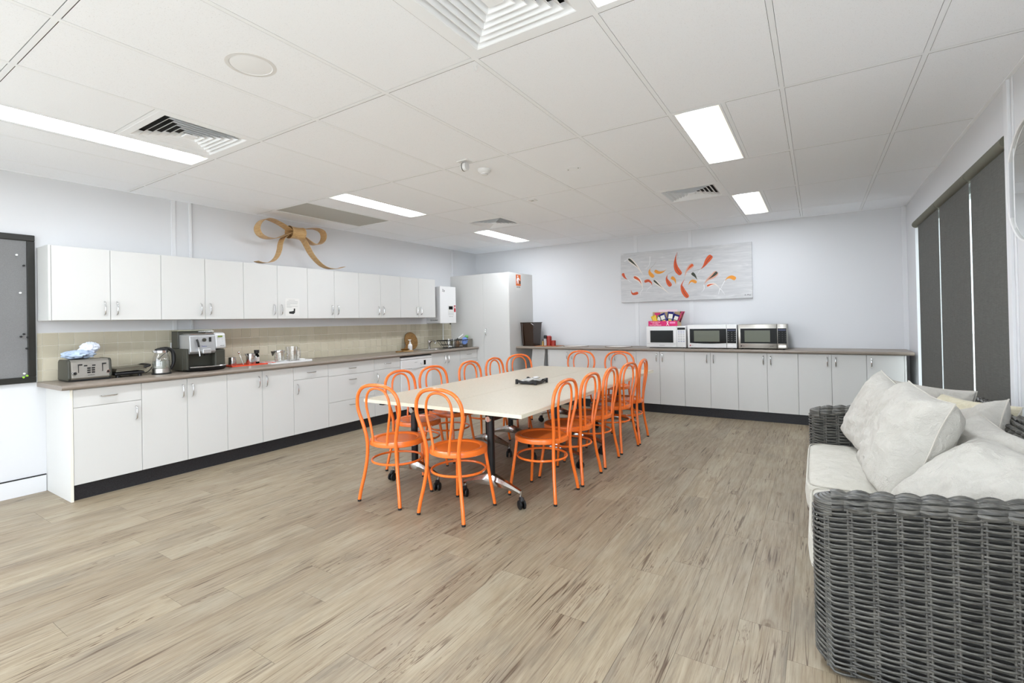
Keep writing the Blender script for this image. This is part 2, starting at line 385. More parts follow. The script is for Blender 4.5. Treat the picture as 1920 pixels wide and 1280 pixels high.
cl = struct(MB().box(-0.1, W+0.25, YR-0.1, 0.1, H+0.06, H+0.14).build('ceiling', mat('plenum_grey', (150, 150, 147), 0.9)))
xs = [0.0]+[gx(i) for i in range(1, 11)]+[W]
ys = [YR]+[gy(j) for j in range(-2, 6)]+[0.0]        # ascending y
LIGHTS = [(2.5, 0), (2.5, 2), (2.5, 4), (8, 0), (8, 2), (8, 4), (2.5, -2), (8, -2)]
VENTS = [(3, 0), (7, 0), (3, 3), (7, 3)]
half_x = {(2, j): 'lo' for (i, j) in LIGHTS if i == 2.5}; half_x.update({(8, j): 'hi' for (i, j) in LIGHTS if i == 8})
half_y = {v: 1 for v in VENTS}
tile_me = {}
def ctile(x0, x1, y0, y1):
    g = 0.0148; h_ = 0.0131; key = (round(x1-x0, 3), round(y1-y0, 3))
    if key not in tile_me:
        o = MB().box(-(x1-x0)/2+h_, (x1-x0)/2-h_, -(y1-y0)/2+g, (y1-y0)/2-g, 0.0006, 0.02).build('ceiling_tile', M_CTILE, cl); tile_me[key] = o.data
        o.data.materials.append(mat('tile_core', (120, 118, 112), 0.95))
        for p_ in o.data.polygons: p_.material_index = 0 if abs(p_.normal.z) > 0.5 else 1
    else: o = link('ceiling_tile', tile_me[key], cl)
    o.location = ((x0+x1)/2, (y0+y1)/2, H)
for a in range(len(xs)-1):
    for b in range(len(ys)-1):
        x0, x1, y0, y1 = xs[a], xs[a+1], ys[b], ys[b+1]; i, j = a, b-3      # cell (grid line i .. i+1, j .. j+1)
        if (i, j) == (1, 2): continue
        if half_x.get((i, j)) == 'lo': ctile(x0, (x0+x1)/2, y0, y1)
        elif half_x.get((i, j)) == 'hi': ctile((x0+x1)/2, x1, y0, y1)
        elif (i, j) in half_y: ctile(x0, x1, y0, (y0+y1)/2)
        else: ctile(x0, x1, y0, y1)
for x in xs[1:-1]: MB().box(x-0.0115, x+0.0115, YR, 0, H, H+0.03).build('grid_bar', M_GRID, cl)
for y in ys[1:-1]: MB().box(0, W, y-0.0115, y+0.0115, H+0.0004, H+0.03).build('grid_bar', M_GRID, cl)
for (i, j) in LIGHTS:
    x = gx(i+0.5) if i == 8 else gx(2.5)
    MB().box(x-0.0115, x+0.0115, gy(j), gy(j+1), H+0.0008, H+0.03).build('grid_bar', M_GRID, cl)
for (i, j) in VENTS: MB().box(gx(i), gx(i+1), gy(j+0.5)-0.0115, gy(j+0.5)+0.0115, H+0.0008, H+0.03).build('grid_bar', M_GRID, cl)
for bx in ((0, 0.02, YR, 0), (W-0.02, W, YR, 0), (0, W, -0.02, 0)): MB().box(*bx, H-0.002, H+0.022).build('wall_angle', M_GRID, cl)

wl = struct(MB().box(-0.12, 0, -7.45, 0, 0, H+0.05).box(-0.12, 0, YR, -9.15, 0, H+0.05).box(-0.12, 0, -9.15, -7.45, WZ1_, H+0.05).box(-0.12, 0, -9.15, -7.45, 0, 0.3).build('wall_left', M_WALL))
w4 = struct(MB().box(-0.1, -0.05, -9.15, -7.45, WZ1_-0.05, WZ1_).box(-0.1, -0.05, -9.15, -7.45, 0.3, 0.35).build('added_window_left', M_ALUW))  # added unseen window, put in to light the opposite wall
for k in range(3):
    y = -9.125+k*1.65/2; MB().box(-0.1, -0.05, y-0.025, y+0.025, 0.35, WZ1_-0.05).build('window_mullion', M_ALUW, w4)
wb = struct(MB().box(-0.12, W+0.25, 0, 0.12, 0, H+0.05).build('wall_back', M_WALL))
WY0, WY1, WZ0, WZ1 = -3.545, -0.572, 0.06, 2.273       # window opening in the right wall
m_ = MB().box(W, W+0.2, YR, -9.15, 0, H+0.05).box(W, W+0.2, -6.70, WY0, 0, H+0.05).box(W, W+0.2, -9.15, -6.70, WZ1, H+0.05).box(W, W+0.2, -9.15, -6.70, 0, WZ0).box(W, W+0.2, WY1, 0, 0, H+0.05).box(W, W+0.2, WY0, WY1, WZ1, H+0.05).box(W, W+0.2, WY0, WY1, 0, WZ0)
wr = struct(m_.build('wall_right', M_WALL))
m_ = MB().box(-0.12, 0.35, YR-0.12, YR, 0, H+0.05).box(W-0.35, W+0.2, YR-0.12, YR, 0, H+0.05).box(0.35, W-0.35, YR-0.12, YR, 2.42, H+0.05).box(0.35, W-0.35, YR-0.12, YR, 0, 0.12)
struct(m_.build('wall_rear', M_WALL))
# added unseen glazing behind the viewpoint to let daylight in: only its frame
w2 = struct(MB().box(0.35, W-0.35, YR-0.09, YR-0.03, 0.12, 0.17).box(0.35, W-0.35, YR-0.09, YR-0.03, 2.37, 2.42).build('added_window_rear', M_ALUW))
for k in range(5):
    x = 0.375+k*(W-0.75)/4; MB().box(x-0.025, x+0.025, YR-0.09, YR-0.03, 0.17, 2.37).build('window_mullion', M_ALUW, w2)
w3 = struct(MB().box(W+0.13, W+0.18, -9.15, -6.70, WZ1-0.05, WZ1).box(W+0.13, W+0.18, -9.15, -6.70, WZ0, WZ0+0.06).build('window_3', M_ALUW))
for k in range(4):
    y = -9.125+k*2.40/3; MB().box(W+0.13, W+0.18, y-0.025, y+0.025, WZ0+0.06, WZ1-0.05).build('window_mullion', M_ALUW, w3)
# window behind the blinds
w1 = struct(MB().box(W+0.13, W+0.18, WY0, WY1, WZ1-0.05, WZ1).box(W+0.13, W+0.18, WY0, WY1, WZ0, WZ0+0.06).build('window_1', M_ALUW))
for k in range(4):
    y = WY0+0.025+k*(WY1-WY0-0.05)/3; MB().box(W+0.13, W+0.18, y-0.025, y+0.025, WZ0+0.06, WZ1-0.05).build('window_frame', M_ALUW, w1)
for k in range(3):
    y0 = WY0+0.05+k*(WY1-WY0-0.05)/3; MB().box(W+0.150, W+0.156, y0, y0+(WY1-WY0-0.05)/3-0.05, WZ0+0.06, WZ1-0.05).build('window_pane', M_PANE, w1)
ground = struct(MB().box(-40, 46, -60, 40, -0.4, -0.3).build('ground', mat('bounce_ground', (208, 206, 200), 0.9)))  # unseen ground, made pale to bounce daylight up to the ceiling
# cover strips and skirting
def trim(n, *b): return struct(MB().box(*b).build('trim_%d' % n, M_TRIM, bevel=0.0015, seg=1))
trim(1, 0, 0.008, -5.053, -5.015, 1.275, H-0.002); trim(2, 0, 0.022, -4.897, -4.875, 1.275, H-0.002)
trim(3, 0, 0.012, -0.715, -0.69, 2.08, H-0.002)
trim(4, 2.961, 3.018, -0.006, 0, CT, H-0.002); trim(5, 3.748, 3.80, -0.008, 0, CT, H-0.002)
trim(6, W-0.045, W, -0.008, 0, 0, H-0.002); trim(7, W-0.014, W, -3.612, -3.548, 0, H-0.002); trim(8, W-0.006, W, -3.66, -3.65, 0, H-0.002)
struct(MB().box(0, 0.012, YR, -5.99, 0, 0.13).build('baseboard_left', M_TRIM)); struct(MB().box(0, 0.013, YR, -5.99, 0.13, 0.138).build('trim_9', M_INK))  # black strip put in as the dark gap above the skirting
struct(MB().box(1.19, 1.75, -0.012, 0, 0, 0.13).build('baseboard_back', M_TRIM))
# tiled splashback: every tile a piece of the left wall
TZ = [0.8825, 0.9705, 1.0715, 1.1725, 1.275]; TYS = [-6.036]+[-6.004+0.1012*k for k in range(52)]; TYS = [y for y in TYS if y < -0.83]+[-0.766]
gr = MB().box(0.0005, 0.004, TYS[0], TYS[-1], TZ[0], TZ[-1]).build('grout', M_GROUT, wl)
st_me = {}
for a in range(len(TYS)-1):
    for b in range(4):
        sz = (round(TYS[a+1]-TYS[a], 4), round(TZ[b+1]-TZ[b], 4))
        if sz not in st_me:
            o = MB().box(0, 0.0075, 0.0015, sz[0]-0.0015, 0.0015, sz[1]-0.0015).build('wall_tile', M_TILE, wl, bevel=0.001, seg=1); st_me[sz] = o.data
        else: o = link('wall_tile', st_me[sz], wl)
        o.location = (0, TYS[a], TZ[b])

# ================================================================== CEILING FITTINGS
def troffer(i, j, label):
    x0, x1 = (gx(i), gx(i)+0.3); y0, y1 = gy(j), gy(j+1)
    t = thing('troffer_light', label, 'ceiling light', ((x0+x1)/2, (y0+y1)/2, H), group='recessed fluorescent troffers')
    hx, hy = 0.137, 0.587
    fr = MB().box(-hx, hx, -hy, -hy+0.012, 0.0, 0.035).box(-hx, hx, hy-0.012, hy, 0, 0.035).box(-hx, -hx+0.012, -hy+0.012, hy-0.012, 0, 0.035).box(hx-0.012, hx, -hy+0.012, hy-0.012, 0, 0.035)
    fr.build('frame', M_GRID, t)
    MB().box(-hx+0.012, hx-0.012, -hy+0.012, hy-0.012, 0.010, 0.014).build('diffuser', M_LAMP, t)
    MB().box(-hx, hx, -hy, hy, 0.036, 0.055).build('housing', M_GRID, t)
troffer(2.5, 0, 'long fluorescent troffer beside the square vent above the first wall cabinets')
troffer(2.5, 2, 'long fluorescent troffer beside the grey ceiling grille over the dishwasher')
troffer(2.5, 4, 'long fluorescent troffer near the tall white cupboard')
troffer(8, 0, 'fluorescent troffer at the corner of the largest square vent')
troffer(8, 2, 'fluorescent troffer over the table side facing the sofa')
troffer(8, 4, 'fluorescent troffer nearest the koi painting wall above the microwaves')
troffer(2.5, -2, 'fluorescent troffer near the rear wall on the notice board side')
troffer(8, -2, 'fluorescent troffer near the rear wall on the mirror side')

def vent(i, j, label):
    x0, x1, y0, y1 = gx(i), gx(i+1), gy(j+0.5), gy(j+1)
    t = thing('ceiling_vent', label, 'air vent', ((x0+x1)/2, (y0+y1)/2, H), group='square four-way air diffusers')
    h = 0.2885
    def ring(a0, z0, a1, z1, th=0.004):     # sloping square ring from half-size a0 (low) to a1 (high)
        o = []
        for a, z in ((a0, z0), (a1, z1)): o += [(-a, -a, z), (a, -a, z), (a, a, z), (-a, a, z)]
        for a, z in ((a0-th, z0+0.001), (a1-th, z1+0.001)): o += [(-a, -a, z), (a, -a, z), (a, a, z), (-a, a, z)]
        fs = []
        for q in range(4):
            p = (q+1) % 4; fs += [(q, p, 4+p, 4+q), (8+q, 12+q, 12+p, 8+p), (q, 8+q, 8+p, p), (4+q, 4+p, 12+p, 12+q)]
        return MB().add(o, fs)
    m = MB()
    for sgn in (-1, 1): m.box(-h, h, sgn*h, sgn*(h-0.042), 0, 0.006).box(sgn*h, sgn*(h-0.042), -h+0.042, h-0.042, 0, 0.006)
    m.build('frame', M_GRID, t)
    MB().box(-h, h, -h, h, 0.045, 0.052).build('plenum', M_DARK, t)
    a = h-0.042
    for q in range(6):
        ring(a-q*0.036, 0.001, a-q*0.036-0.031, 0.032).build('blade', M_GRID, t)
    MB().box(-0.034, 0.034, -0.034, 0.034, 0.001, 0.008).build('centre_plate', M_GRID, t)
vent(3, 0, 'square air vent touching the long light over the first wall cabinets')
vent(7, 0, 'large square air vent with a wire hook beside it')
vent(3, 3, 'square air vent beside the light near the tall cupboard')
vent(7, 3, 'square air vent on the painting side between two short lights')
t = thing('return_grille', 'flat grey mesh return-air panel above the wooden bow', 'grille', (gx(1.5), gy(2.5), H))
MB().box(-0.288, 0.288, -0.588, 0.588, 0.004, 0.012).build('mesh_panel', M_GRILLE, t)
MB().box(-0.29, 0.29, -0.59, -0.575, 0, 0.012).box(-0.29, 0.29, 0.575, 0.59, 0, 0.012).box(-0.29, -0.275, -0.575, 0.575, 0, 0.012).box(0.275, 0.29, -0.575, 0.575, 0, 0.012).build('frame', M_GRID, t)
def cpos(i, j): return (gx(i), gy(j), H+0.004)
t = thing('ceiling_speaker', 'flush white round ceiling speaker in the tile beside the first vent', 'speaker', cpos(5.48, 0.53))
MB().lathe([(0.0, -0.004), (0.085, -0.004), (0.092, -0.003)], n=40, cap=False).build('grille', mat('speaker_mesh', (240, 242, 244), 0.8), t, smooth=True)
MB().lathe([(0.092, -0.003), (0.094, -0.005), (0.112, -0.004), (0.114, 0)], n=40, cap=False).build('rim', M_WPLAS, t, smooth=True)
t = thing('smoke_detector', 'white domed smoke detector with a dark sensing tip', 'detector', cpos(5.45, 2.17))
MB().lathe([(0.055, 0), (0.055, -0.018), (0.046, -0.03), (0.03, -0.036), (0.026, -0.05), (0.0, -0.052)], n=28, cap=False).build('body', M_WPLAS, t, smooth=True)
MB().lathe([(0.027, -0.0405), (0.0275, -0.047), (0.024, -0.0485)], n=20, cap=False).build('sensor_slot', M_GREYP, t)
t = thing('motion_sensor', 'white motion sensor bracketed to the ceiling beside the smoke detector', 'sensor', cpos(5.43, 1.96))
MB().box(-0.05, 0.05, -0.04, 0.04, -0.008, 0).build('bracket', M_WPLAS, t, bevel=0.003)
MB().lathe([(0.0, -0.025), (0.03, -0.022), (0.034, 0.0), (0.03, 0.022), (0.0, 0.025)], c=(0, 0, -0.045), n=20, axis='x').build('head', M_WPLAS, t, smooth=True)
MB().lathe([(0.0345, -0.004), (0.0352, 0.0), (0.0345, 0.004)], c=(-0.006, -0.001, -0.045), n=20, axis='x', cap=False).build('lens_slot', M_GREYP, t)
t = thing('ceiling_plate', 'round white blanking plate with two small screws', 'plate', cpos(6.45, 2.52))
MB().lathe([(0.0, -0.006), (0.06, -0.006), (0.066, 0)], n=32, cap=False).build('disc', M_GRID, t, smooth=True)
for sx in (-0.045, 0.045): MB().lathe([(0.0, -0.008), (0.005, -0.0075), (0.006, -0.005)], c=(sx, 0, 0), n=10, cap=False).build('screw', M_GREYP, t)
rg = []
for k in range(28):
    a = 2*PI*k/28; r = 0.085*(1+0.16*math.sin(3*a+1)+0.08*math.sin(7*a)); rg.append((r*1.25*math.cos(a), r*math.sin(a), 0.0))
o = MB().tube(rg, 0.0016, 4, closed=True).build('stain_ring', mat('dried_stain', (192, 188, 176), 0.9), loc=cpos(5.25, 2.58)); tag(o, 'faint dried water-stain ring on the ceiling near the smoke detector', 'stain')
t = thing('sensor_plate', 'tiny white square cover on the ceiling past the water stain', 'cover plate', cpos(5.14, 3.11))
MB().box(-0.04, 0.04, -0.04, 0.04, -0.01, 0).build('cover', M_WPLAS, t, bevel=0.004); MB().box(-0.012, 0.012, -0.012, 0.012, -0.013, -0.01).build('button', M_GRILLE, t)
o = MB().tube(smooth_path([(0, 0, 0), (0.004, 0, -0.02), (0.012, 0, -0.03), (0.018, 0, -0.02), (0.016, 0, -0.004)], 4), 0.0012, 5).build('ceiling_hook', M_WGREY, loc=(gx(6.93), gy(1.04), H)); tag(o, 'small wire hook hanging from the ceiling grid by the large vent', 'hook')

# ================================================================== KITCHEN CABINETS, LEFT WALL
def handle_mesh():
    pts = smooth_path([(0, 0, 0.056), (0.012, 0, 0.052), (0.022, 0, 0.038), (0.027, 0, 0.0), (0.022, 0, -0.038), (0.012, 0, -0.052), (0, 0, -0.056)], 3)
    r = [0.0042+0.0016*math.sin(PI*i/(len(pts)-1)) for i in range(len(pts))]
    return MB().tube(pts, r, 8)
def rot_mesh(mb, f):
    n = MB(); n.v = [f(p) for p in mb.v]; n.f = list(mb.f); return n
hm = handle_mesh()
o_ = hm.build('tmp', M_CHROME, smooth=True); H_VX = o_.data; bpy.data.objects.remove(o_)                                            # vertical, faces +x
o_ = rot_mesh(hm, lambda p: (p[0], p[2], p[1])).build('tmp', M_CHROME, smooth=True); H_HX = o_.data; bpy.data.objects.remove(o_)     # horizontal, faces +x
o_ = rot_mesh(hm, lambda p: (p[1], -p[0], p[2])).build('tmp', M_CHROME, smooth=True); H_VY = o_.data; bpy.data.objects.remove(o_)    # vertical, faces -y
def front_x(parent, off, xf, y0, y1, z0, z1, hy=None, hz=None, vert=True, name='door'):
    g = 0.0016
    d = MB().box(xf-0.018, xf, y0+g, y1-g, z0+g, z1-g).build(name, M_LAM, parent, off=off, bevel=0.0012, seg=1)
    if hy is not None: link('handle', H_VX if vert else H_HX, d, Vector((xf, hy, hz))-Vector(off))
    return d
UD, UZ0, UZ1 = 0.273, 1.372, 1.963
UY = [-6.012+0.3779*k for k in range(13)]
names_u = ['wall cabinet beside the notice board, exposed grey end panel', 'wall cabinet above the coffee machine', 'wall cabinet with a paper notice taped to one door',
           'wall cabinet directly right of the papered one, under the bow tail', 'wall cabinet second from the water heater', 'wall cabinet next to the water heater']
for k in range(6):
    y0, y1 = UY[2*k], UY[2*k+2]; off = Vector((0, y0, UZ0))
    t = thing('wall_cabinet', 'white two-door '+names_u[k], 'cabinet', off, group='white wall cabinets')
    MB().box(0.001, UD-0.019, y0 if k else y0-0.0, y1, UZ0, UZ1).build('body', M_LAM, t, off=off)
    if k == 0: MB().box(0.001, UD, y0-0.017, y0-0.001, UZ0, UZ1).build('end_panel', M_EDGE if False else M_LAM, t, off=off, bevel=0.001, seg=1)
    ym = UY[2*k+1]
    front_x(t, off, UD, y0, ym, UZ0, UZ1, ym-0.043, UZ0+0.10); front_x(t, off, UD, ym, y1, UZ0, UZ1, ym+0.043, UZ0+0.10)
XF, BZ0, BZ1 = 0.548, 0.12, 0.843
def base_unit(label, y0, y1, kind, group='white base cabinets on the tiled wall'):
    off = Vector((0, y0, 0.0)); t = thing('base_cabinet', label, 'cabinet', (0, y0, 0), group=group)
    MB().box(0.014, XF-0.019, y0+0.0005, y1-0.0005, BZ0, BZ1 if 'sink' not in label else 0.70).build('body', M_LAM, t, off=off)
    MB().box(0.04, 0.46, y0+0.02, y1-0.02, 0, BZ0).build('plinth', M_BLACK, t, off=off)
    ym = (y0+y1)/2; dz = 0.705
    if kind == 'pair':
        front_x(t, off, XF, y0, ym, BZ0, BZ1, ym-0.04, 0.735); front_x(t, off, XF, ym, y1, BZ0, BZ1, ym+0.04, 0.735)
    elif kind in ('dr', 'dl'):
        front_x(t, off, XF, y0, y1, dz, BZ1, ym, 0.775, False, 'drawer')
        front_x(t, off, XF, y0, y1, BZ0, dz, (y1-0.042) if kind == 'dr' else (y0+0.042), 0.605)
    elif kind == 'drawers':
        for a, b, hz in ((0.698, BZ1, 0.77), (0.393, 0.698, 0.635), (BZ0, 0.393, 0.335)): front_x(t, off, XF, y0, y1, a, b, ym, hz, False, 'drawer')
    return t
u1 = base_unit('white base cabinet with one drawer and door below the toaster', -5.966, -5.522, 'dr')
MB().box(0.001, XF+0.001, -5.984, -5.967, 0, BZ1).build('end_panel', M_LAM, u1, off=(0, -5.966, 0), bevel=0.001, seg=1)
MB().box(XF+0.0005, XF+0.0025, -5.984, -5.967, 0, BZ1).build('edge_strip', M_EDGE, u1, off=(0, -5.966, 0))
base_unit('white two-door base cabinet below the kettle', -5.522, -4.825, 'pair')
base_unit('white two-door base cabinet below the metal cups and orange tray', -4.825, -4.127, 'pair')
base_unit('white drawer-over-door base cabinet below the glass jug tray', -4.127, -3.687, 'dl')
base_unit('white base cabinet with three stacked drawers', -3.687, -2.993, 'drawers')
base_unit('white drawer-over-door base cabinet left of the dishwasher', -2.993, -2.54, 'dl')
base_unit('white two-door base cabinet below the sink', -1.907, -1.23, 'pair')
base_unit('white drawer-over-door base cabinet against the tall cupboard', -1.23, -0.768, 'dr')
o = MB().box(0.497, 0.515, -5.966, -0.768, 0, BZ0-0.002).build('kickboard', M_KICK, off=(0, -3.4, 0), loc=(0, -3.4, 0)); tag(o, 'long black kickboard under the cabinets on the tiled wall', 'kickboard')
def worktop_profile(d): return [(0.002, CB), (d-0.018, CB)]+[(d-0.018+0.018*math.cos(math.radians(a)), CB+0.018+0.018*math.sin(math.radians(a))) for a in range(-75, 91, 15)]+[(0.002, CT)]
SK = (0.19, 0.475, -1.84, -1.36)   # sink cut-out
wt = MB(); pr = worktop_profile(0.585)
wt.prism([(p[0], p[1]) for p in pr], 0, 1, 'y')
wt.v = [(p[0], -6.038 if p[1] == 0 else SK[2], p[2]) for p in wt.v]
w_ = MB().prism([(p[0], p[1]) for p in pr], 0, 1, 'y'); w_.v = [(p[0], SK[3] if p[1] == 0 else -0.768, p[2]) for p in w_.v]
wt.add(w_.v, w_.f)
fr_ = [(max(p[0], SK[1]), p[1]) for p in pr]
w_ = MB().prism(fr_, SK[2], SK[3], 'y'); wt.add(w_.v, w_.f)
wt.box(0.002, SK[0], SK[2], SK[3], CB, CT)
o = wt.build('kitchen_worktop', M_TOP, off=(0, -3.4, CB), loc=(0, -3.4, CB), smooth=True); tag(o, 'long taupe laminate worktop with rounded front edge on the tiled wall', 'worktop')
# sink and tap
t = thing('kitchen_sink', 'stainless steel inset sink beside the dish rack', 'sink', (0.33, -1.6, CT))
so = (0.33, -1.6, CT)
x0, x1, y0, y1 = SK[0]+0.012, SK[1]-0.012, SK[2]+0.012, SK[3]-0.012
bw = MB(); loops = []
for dd, z in ((-0.026, CT+0.003), (0.0, CT+0.004), (0.012, CT-0.01), (0.02, CT-0.13), (0.06, CT-0.15)):
    L = []; r = 0.05
    for (cx, cy_, a0) in ((x1-dd-r, y1-dd-r, 0), (x0+dd+r, y1-dd-r, 90), (x0+dd+r, y0+dd+r, 180), (x1-dd-r, y0+dd+r, 270)):
        for q in range(6): a = math.radians(a0+q*18); L.append((cx+r*math.cos(a), cy_+r*math.sin(a), z))
    loops.append(L)
bw.grid([p for L in loops for p in L], len(loops), 24, cv=True); bw.f.append(tuple(4*24+k for k in range(24)))
bw.build('bowl', M_STEEL, t, off=so, smooth=True)
MB().lathe([(0.0, 0.002), (0.025, 0.003), (0.03, 0.0)], c=(0.33, -1.6, CT-0.1495), n=18, cap=False).build('drain', M_CHROME, t, off=so)
tp = (0.15, -1.50, CT)
t = thing('kitchen_tap', 'chrome lever mixer tap at the sink', 'tap', tp)
MB().lathe([(0.028, 0), (0.028, 0.012), (0.021, 0.018), (0.021, 0.09), (0.024, 0.10), (0.024, 0.13), (0.0, 0.138)], c=tp, n=20).build('body', M_CHROME, t, off=tp, smooth=True)
MB().tube(smooth_path([(0.16, -1.50, CT+0.085), (0.20, -1.51, CT+0.125), (0.26, -1.53, CT+0.13), (0.31, -1.545, CT+0.105), (0.315, -1.547, CT+0.085)], 5), 0.013, 12).build('spout', M_CHROME, t, off=tp, smooth=True)
MB().hexa([(0.14, -1.515, CT+0.135), (0.165, -1.515, CT+0.135), (0.165, -1.485, CT+0.135), (0.14, -1.485, CT+0.135)], [(0.20, -1.42, CT+0.158), (0.21, -1.43, CT+0.158), (0.21, -1.41, CT+0.166), (0.20, -1.40, CT+0.166)]).build('lever', M_CHROME, t, off=tp, bevel=0.003)
# dishwasher
off = Vector((0, -2.535, 0)); y0, y1 = -2.535, -1.912
t = thing('dishwasher', 'white freestanding dishwasher with control strip between base cabinets', 'dishwasher', off)
MB().box(0.02, XF-0.03, y0+0.002, y1-0.002, 0.12, 0.825).build('body', M_WPLAS, t, off=off)
MB().box(XF-0.03, XF+0.012, y0+0.004, y1-0.004, 0.12, 0.665).build('door', M_WPLAS, t, off=off, bevel=0.004)
cp = MB().box(XF-0.03, XF+0.018, y0+0.004, y1-0.004, 0.669, 0.79).build('control_panel', M_WPLAS, t, off=off, bevel=0.004)
MB().box(0.05, XF+0.016, y0+0.004, y1-0.004, 0.796, 0.822).build('top_rail', M_WPLAS, t, off=off, bevel=0.003)
MB().box(XF+0.018, XF+0.0195, -2.09, -2.05, 0.70, 0.765).build('display', M_DGLASS, cp, off=off)
MB().lathe([(0.022, 0), (0.021, 0.014), (0.0, 0.015)], c=(XF+0.018, -2.14, 0.732), axis='x', n=20).build('dial', M_WGREY, cp, off=off, smooth=True)
MB().box(XF+0.006, XF+0.0185, -2.33, -2.16, 0.655, 0.669).build('grip', M_WGREY, t, off=off)
text('brand_mark', 'BOSCH', 0.016, M_GREYINK, (XF+0.0188, -2.25, 0.745), (0, 1, 0), (0, 0, 1), cp, off)
MB().box(0.05, 0.47, y0+0.01, y1-0.01, -0.0, 0.115).build('plinth', M_BLACK, t, off=off)

# ---- tall cupboard
TX, TY, TZt = 1.186, -0.763, 2.075
off = Vector((0.6, -0.38, 0)); t = thing('tall_cupboard', 'tall white two-door cupboard in the corner with an orange sign on its side', 'cupboard', off)
MB().box(0.003, TX, TY+0.019, -0.002, 0.1, TZt).build('carcass', M_LAM, t, off=off)
MB().box(0.03, TX-0.02, TY+0.06, -0.01, 0, 0.1).build('plinth', M_KICK, t, off=off)
MB().box(0.003, 0.047, TY+0.002, TY+0.018, 0.1, TZt).build('filler_strip', M_LAM, t, off=off)
for a, b, hx in ((0.048, 0.684, None), (0.686, TX-0.001, 0.735)):
    d = MB().box(a, b, TY, TY+0.018, 0.102, TZt-0.001).build('door', M_LAM, t, off=off, bevel=0.001, seg=1)
    if hx: link('handle', H_VY, d, Vector((hx, TY, 1.125))-off)
t = thing('safety_sign', 'small orange sign with a white figure and bin on the cupboard side', 'sign', (TX, -0.47, 1.93))
o0 = (TX, -0.47, 1.93)
MB().box(TX+0.0003, TX+0.0012, -0.555, -0.385, 1.795, 2.06).build('backing', M_PAPER, t, off=o0)
MB().box(TX+0.0012, TX+0.0018, -0.545, -0.395, 1.868, 2.05).build('orange_field', M_SIGN, t, off=o0)
fg = [(-0.515, 1.90), (-0.50, 1.90), (-0.487, 1.955), (-0.475, 1.90), (-0.458, 1.90), (-0.467, 1.965), (-0.455, 1.975), (-0.425, 1.955), (-0.418, 1.965), (-0.46, 2.0), (-0.49, 2.004), (-0.515, 1.985), (-0.53, 1.945), (-0.519, 1.942), (-0.507, 1.968)]
MB().add([(TX+0.0022, a, b) for a, b in fg], [tuple(range(len(fg)))]).lathe([(0.0, 0.0), (0.014, 0.0)], c=(TX+0.0022, -0.487, 2.022), axis='x', n=16, cap=False).build('figure', M_WHITEINK, t, off=o0)
MB().box(TX+0.0019, TX+0.0022, -0.44, -0.40, 1.90, 1.95).build('bin_icon', mat('sign_dark', (60, 52, 20), 0.6), t, off=o0)
text('caption', 'USE BINS', 0.03, M_INK, (TX+0.0016, -0.47, 1.845), (0, 1, 0), (0, 0, 1), t, o0)

# ---- water heater
hx, hy0, hy1, hz0, hz1 = 0.30, -1.385, -1.0, 1.28, 1.868
off = Vector((0.0, -1.2, hz0)); t = thing('water_heater', 'white wall-mounted boiling water unit with dark display beside the cabinets', 'water heater', off)
MB().box(0.001, hx-0.02, hy0, hy1, hz0+0.006, hz1-0.006).build('body', M_WGREY, t, off=off, bevel=0.004)
MB().box(hx-0.02, hx, hy0-0.004, hy1+0.004, hz0, hz1).build('front_cover', M_WPLAS, t, off=off, bevel=0.006)
MB().box(hx, hx+0.003, -1.205, -1.055, 1.405, 1.565).build('control_plate', M_PAPER, t, off=off)
MB().box(hx+0.003, hx+0.004, -1.185, -1.085, 1.50, 1.552).build('display', M_DGLASS, t, off=off)
MB().box(hx+0.003, hx+0.006, -1.19, -1.08, 1.42, 1.445).build('button_row', M_WGREY, t, off=off)
MB().box(hx, hx+0.004, -1.052, -1.012, 1.46, 1.568).build('warning_tag', M_REDTAG, t, off=off)
MB().box(hx+0.004, hx+0.0046, -1.042, -1.022, 1.52, 1.55).build('tag_print', M_WHITEINK, t, off=off)
text('brand_mark', 'Zip', 0.05, M_INK, (hx+0.001, -1.31, 1.80), (0, 1, 0), (0, 0, 1), t, off)
text('small_print', 'BOILING WATER', 0.014, M_GREYINK, (hx+0.001, -1.13, 1.385), (0, 1, 0), (0, 0, 1), t, off)
text('side_print', 'Zip Autoboil', 0.03, M_INK, (0.16, hy0-0.001, 1.33), (1, 0, 0), (0, 0, 1), t, off)
MB().cyl((0.07, -1.06, CT+0.1), (0.07, -1.06, hz0), 0.009).build('pipe', M_WPLAS, t, off=off, smooth=True)
MB().cyl((0.22, -1.05, hz0-0.02), (0.22, -1.05, hz0), 0.012).build('drain_plug', M_GREYP, t, off=off, smooth=True)

# ---- notice taped on the wall cabinet, notice board
nb = (UD, -3.94, 1.49)
t = thing('paper_notice', 'printed white paper notice with a small kettle picture on a wall cabinet door', 'notice', nb)
MB().box(UD+0.0004, UD+0.001, -4.03, -3.855, 1.405, 1.60).build('sheet', M_PAPER, t, off=nb)
for k, (a, b, z) in enumerate(((-3.99, -3.91, 1.583), (-4.01, -3.875, 1.566), (-4.015, -3.875, 1.553), (-4.015, -3.88, 1.54), (-4.015, -3.97, 1.527), (-4.015, -3.875, 1.514), (-4.015, -3.95, 1.501))):
    MB().box(UD+0.001, UD+0.0014, a, b, z-0.0016, z+0.0016).build('text_line', M_GREYINK, t, off=nb)
kt = [(-3.985, 1.43), (-3.93, 1.425), (-3.912, 1.44), (-3.908, 1.485), (-3.925, 1.49), (-3.93, 1.46), (-3.955, 1.455), (-3.985, 1.452)]
MB().add([(UD+0.0014, a, b) for a, b in kt], [tuple(range(len(kt)))]).build('kettle_picture', M_INK, t, off=nb)
BY0, BY1, BZa, BZb = -7.22, -6.045, 0.884, 2.057
off = Vector((0, -6.63, BZa)); t = thing('notice_board', 'large grey felt notice board with black wooden frame', 'notice board', off)
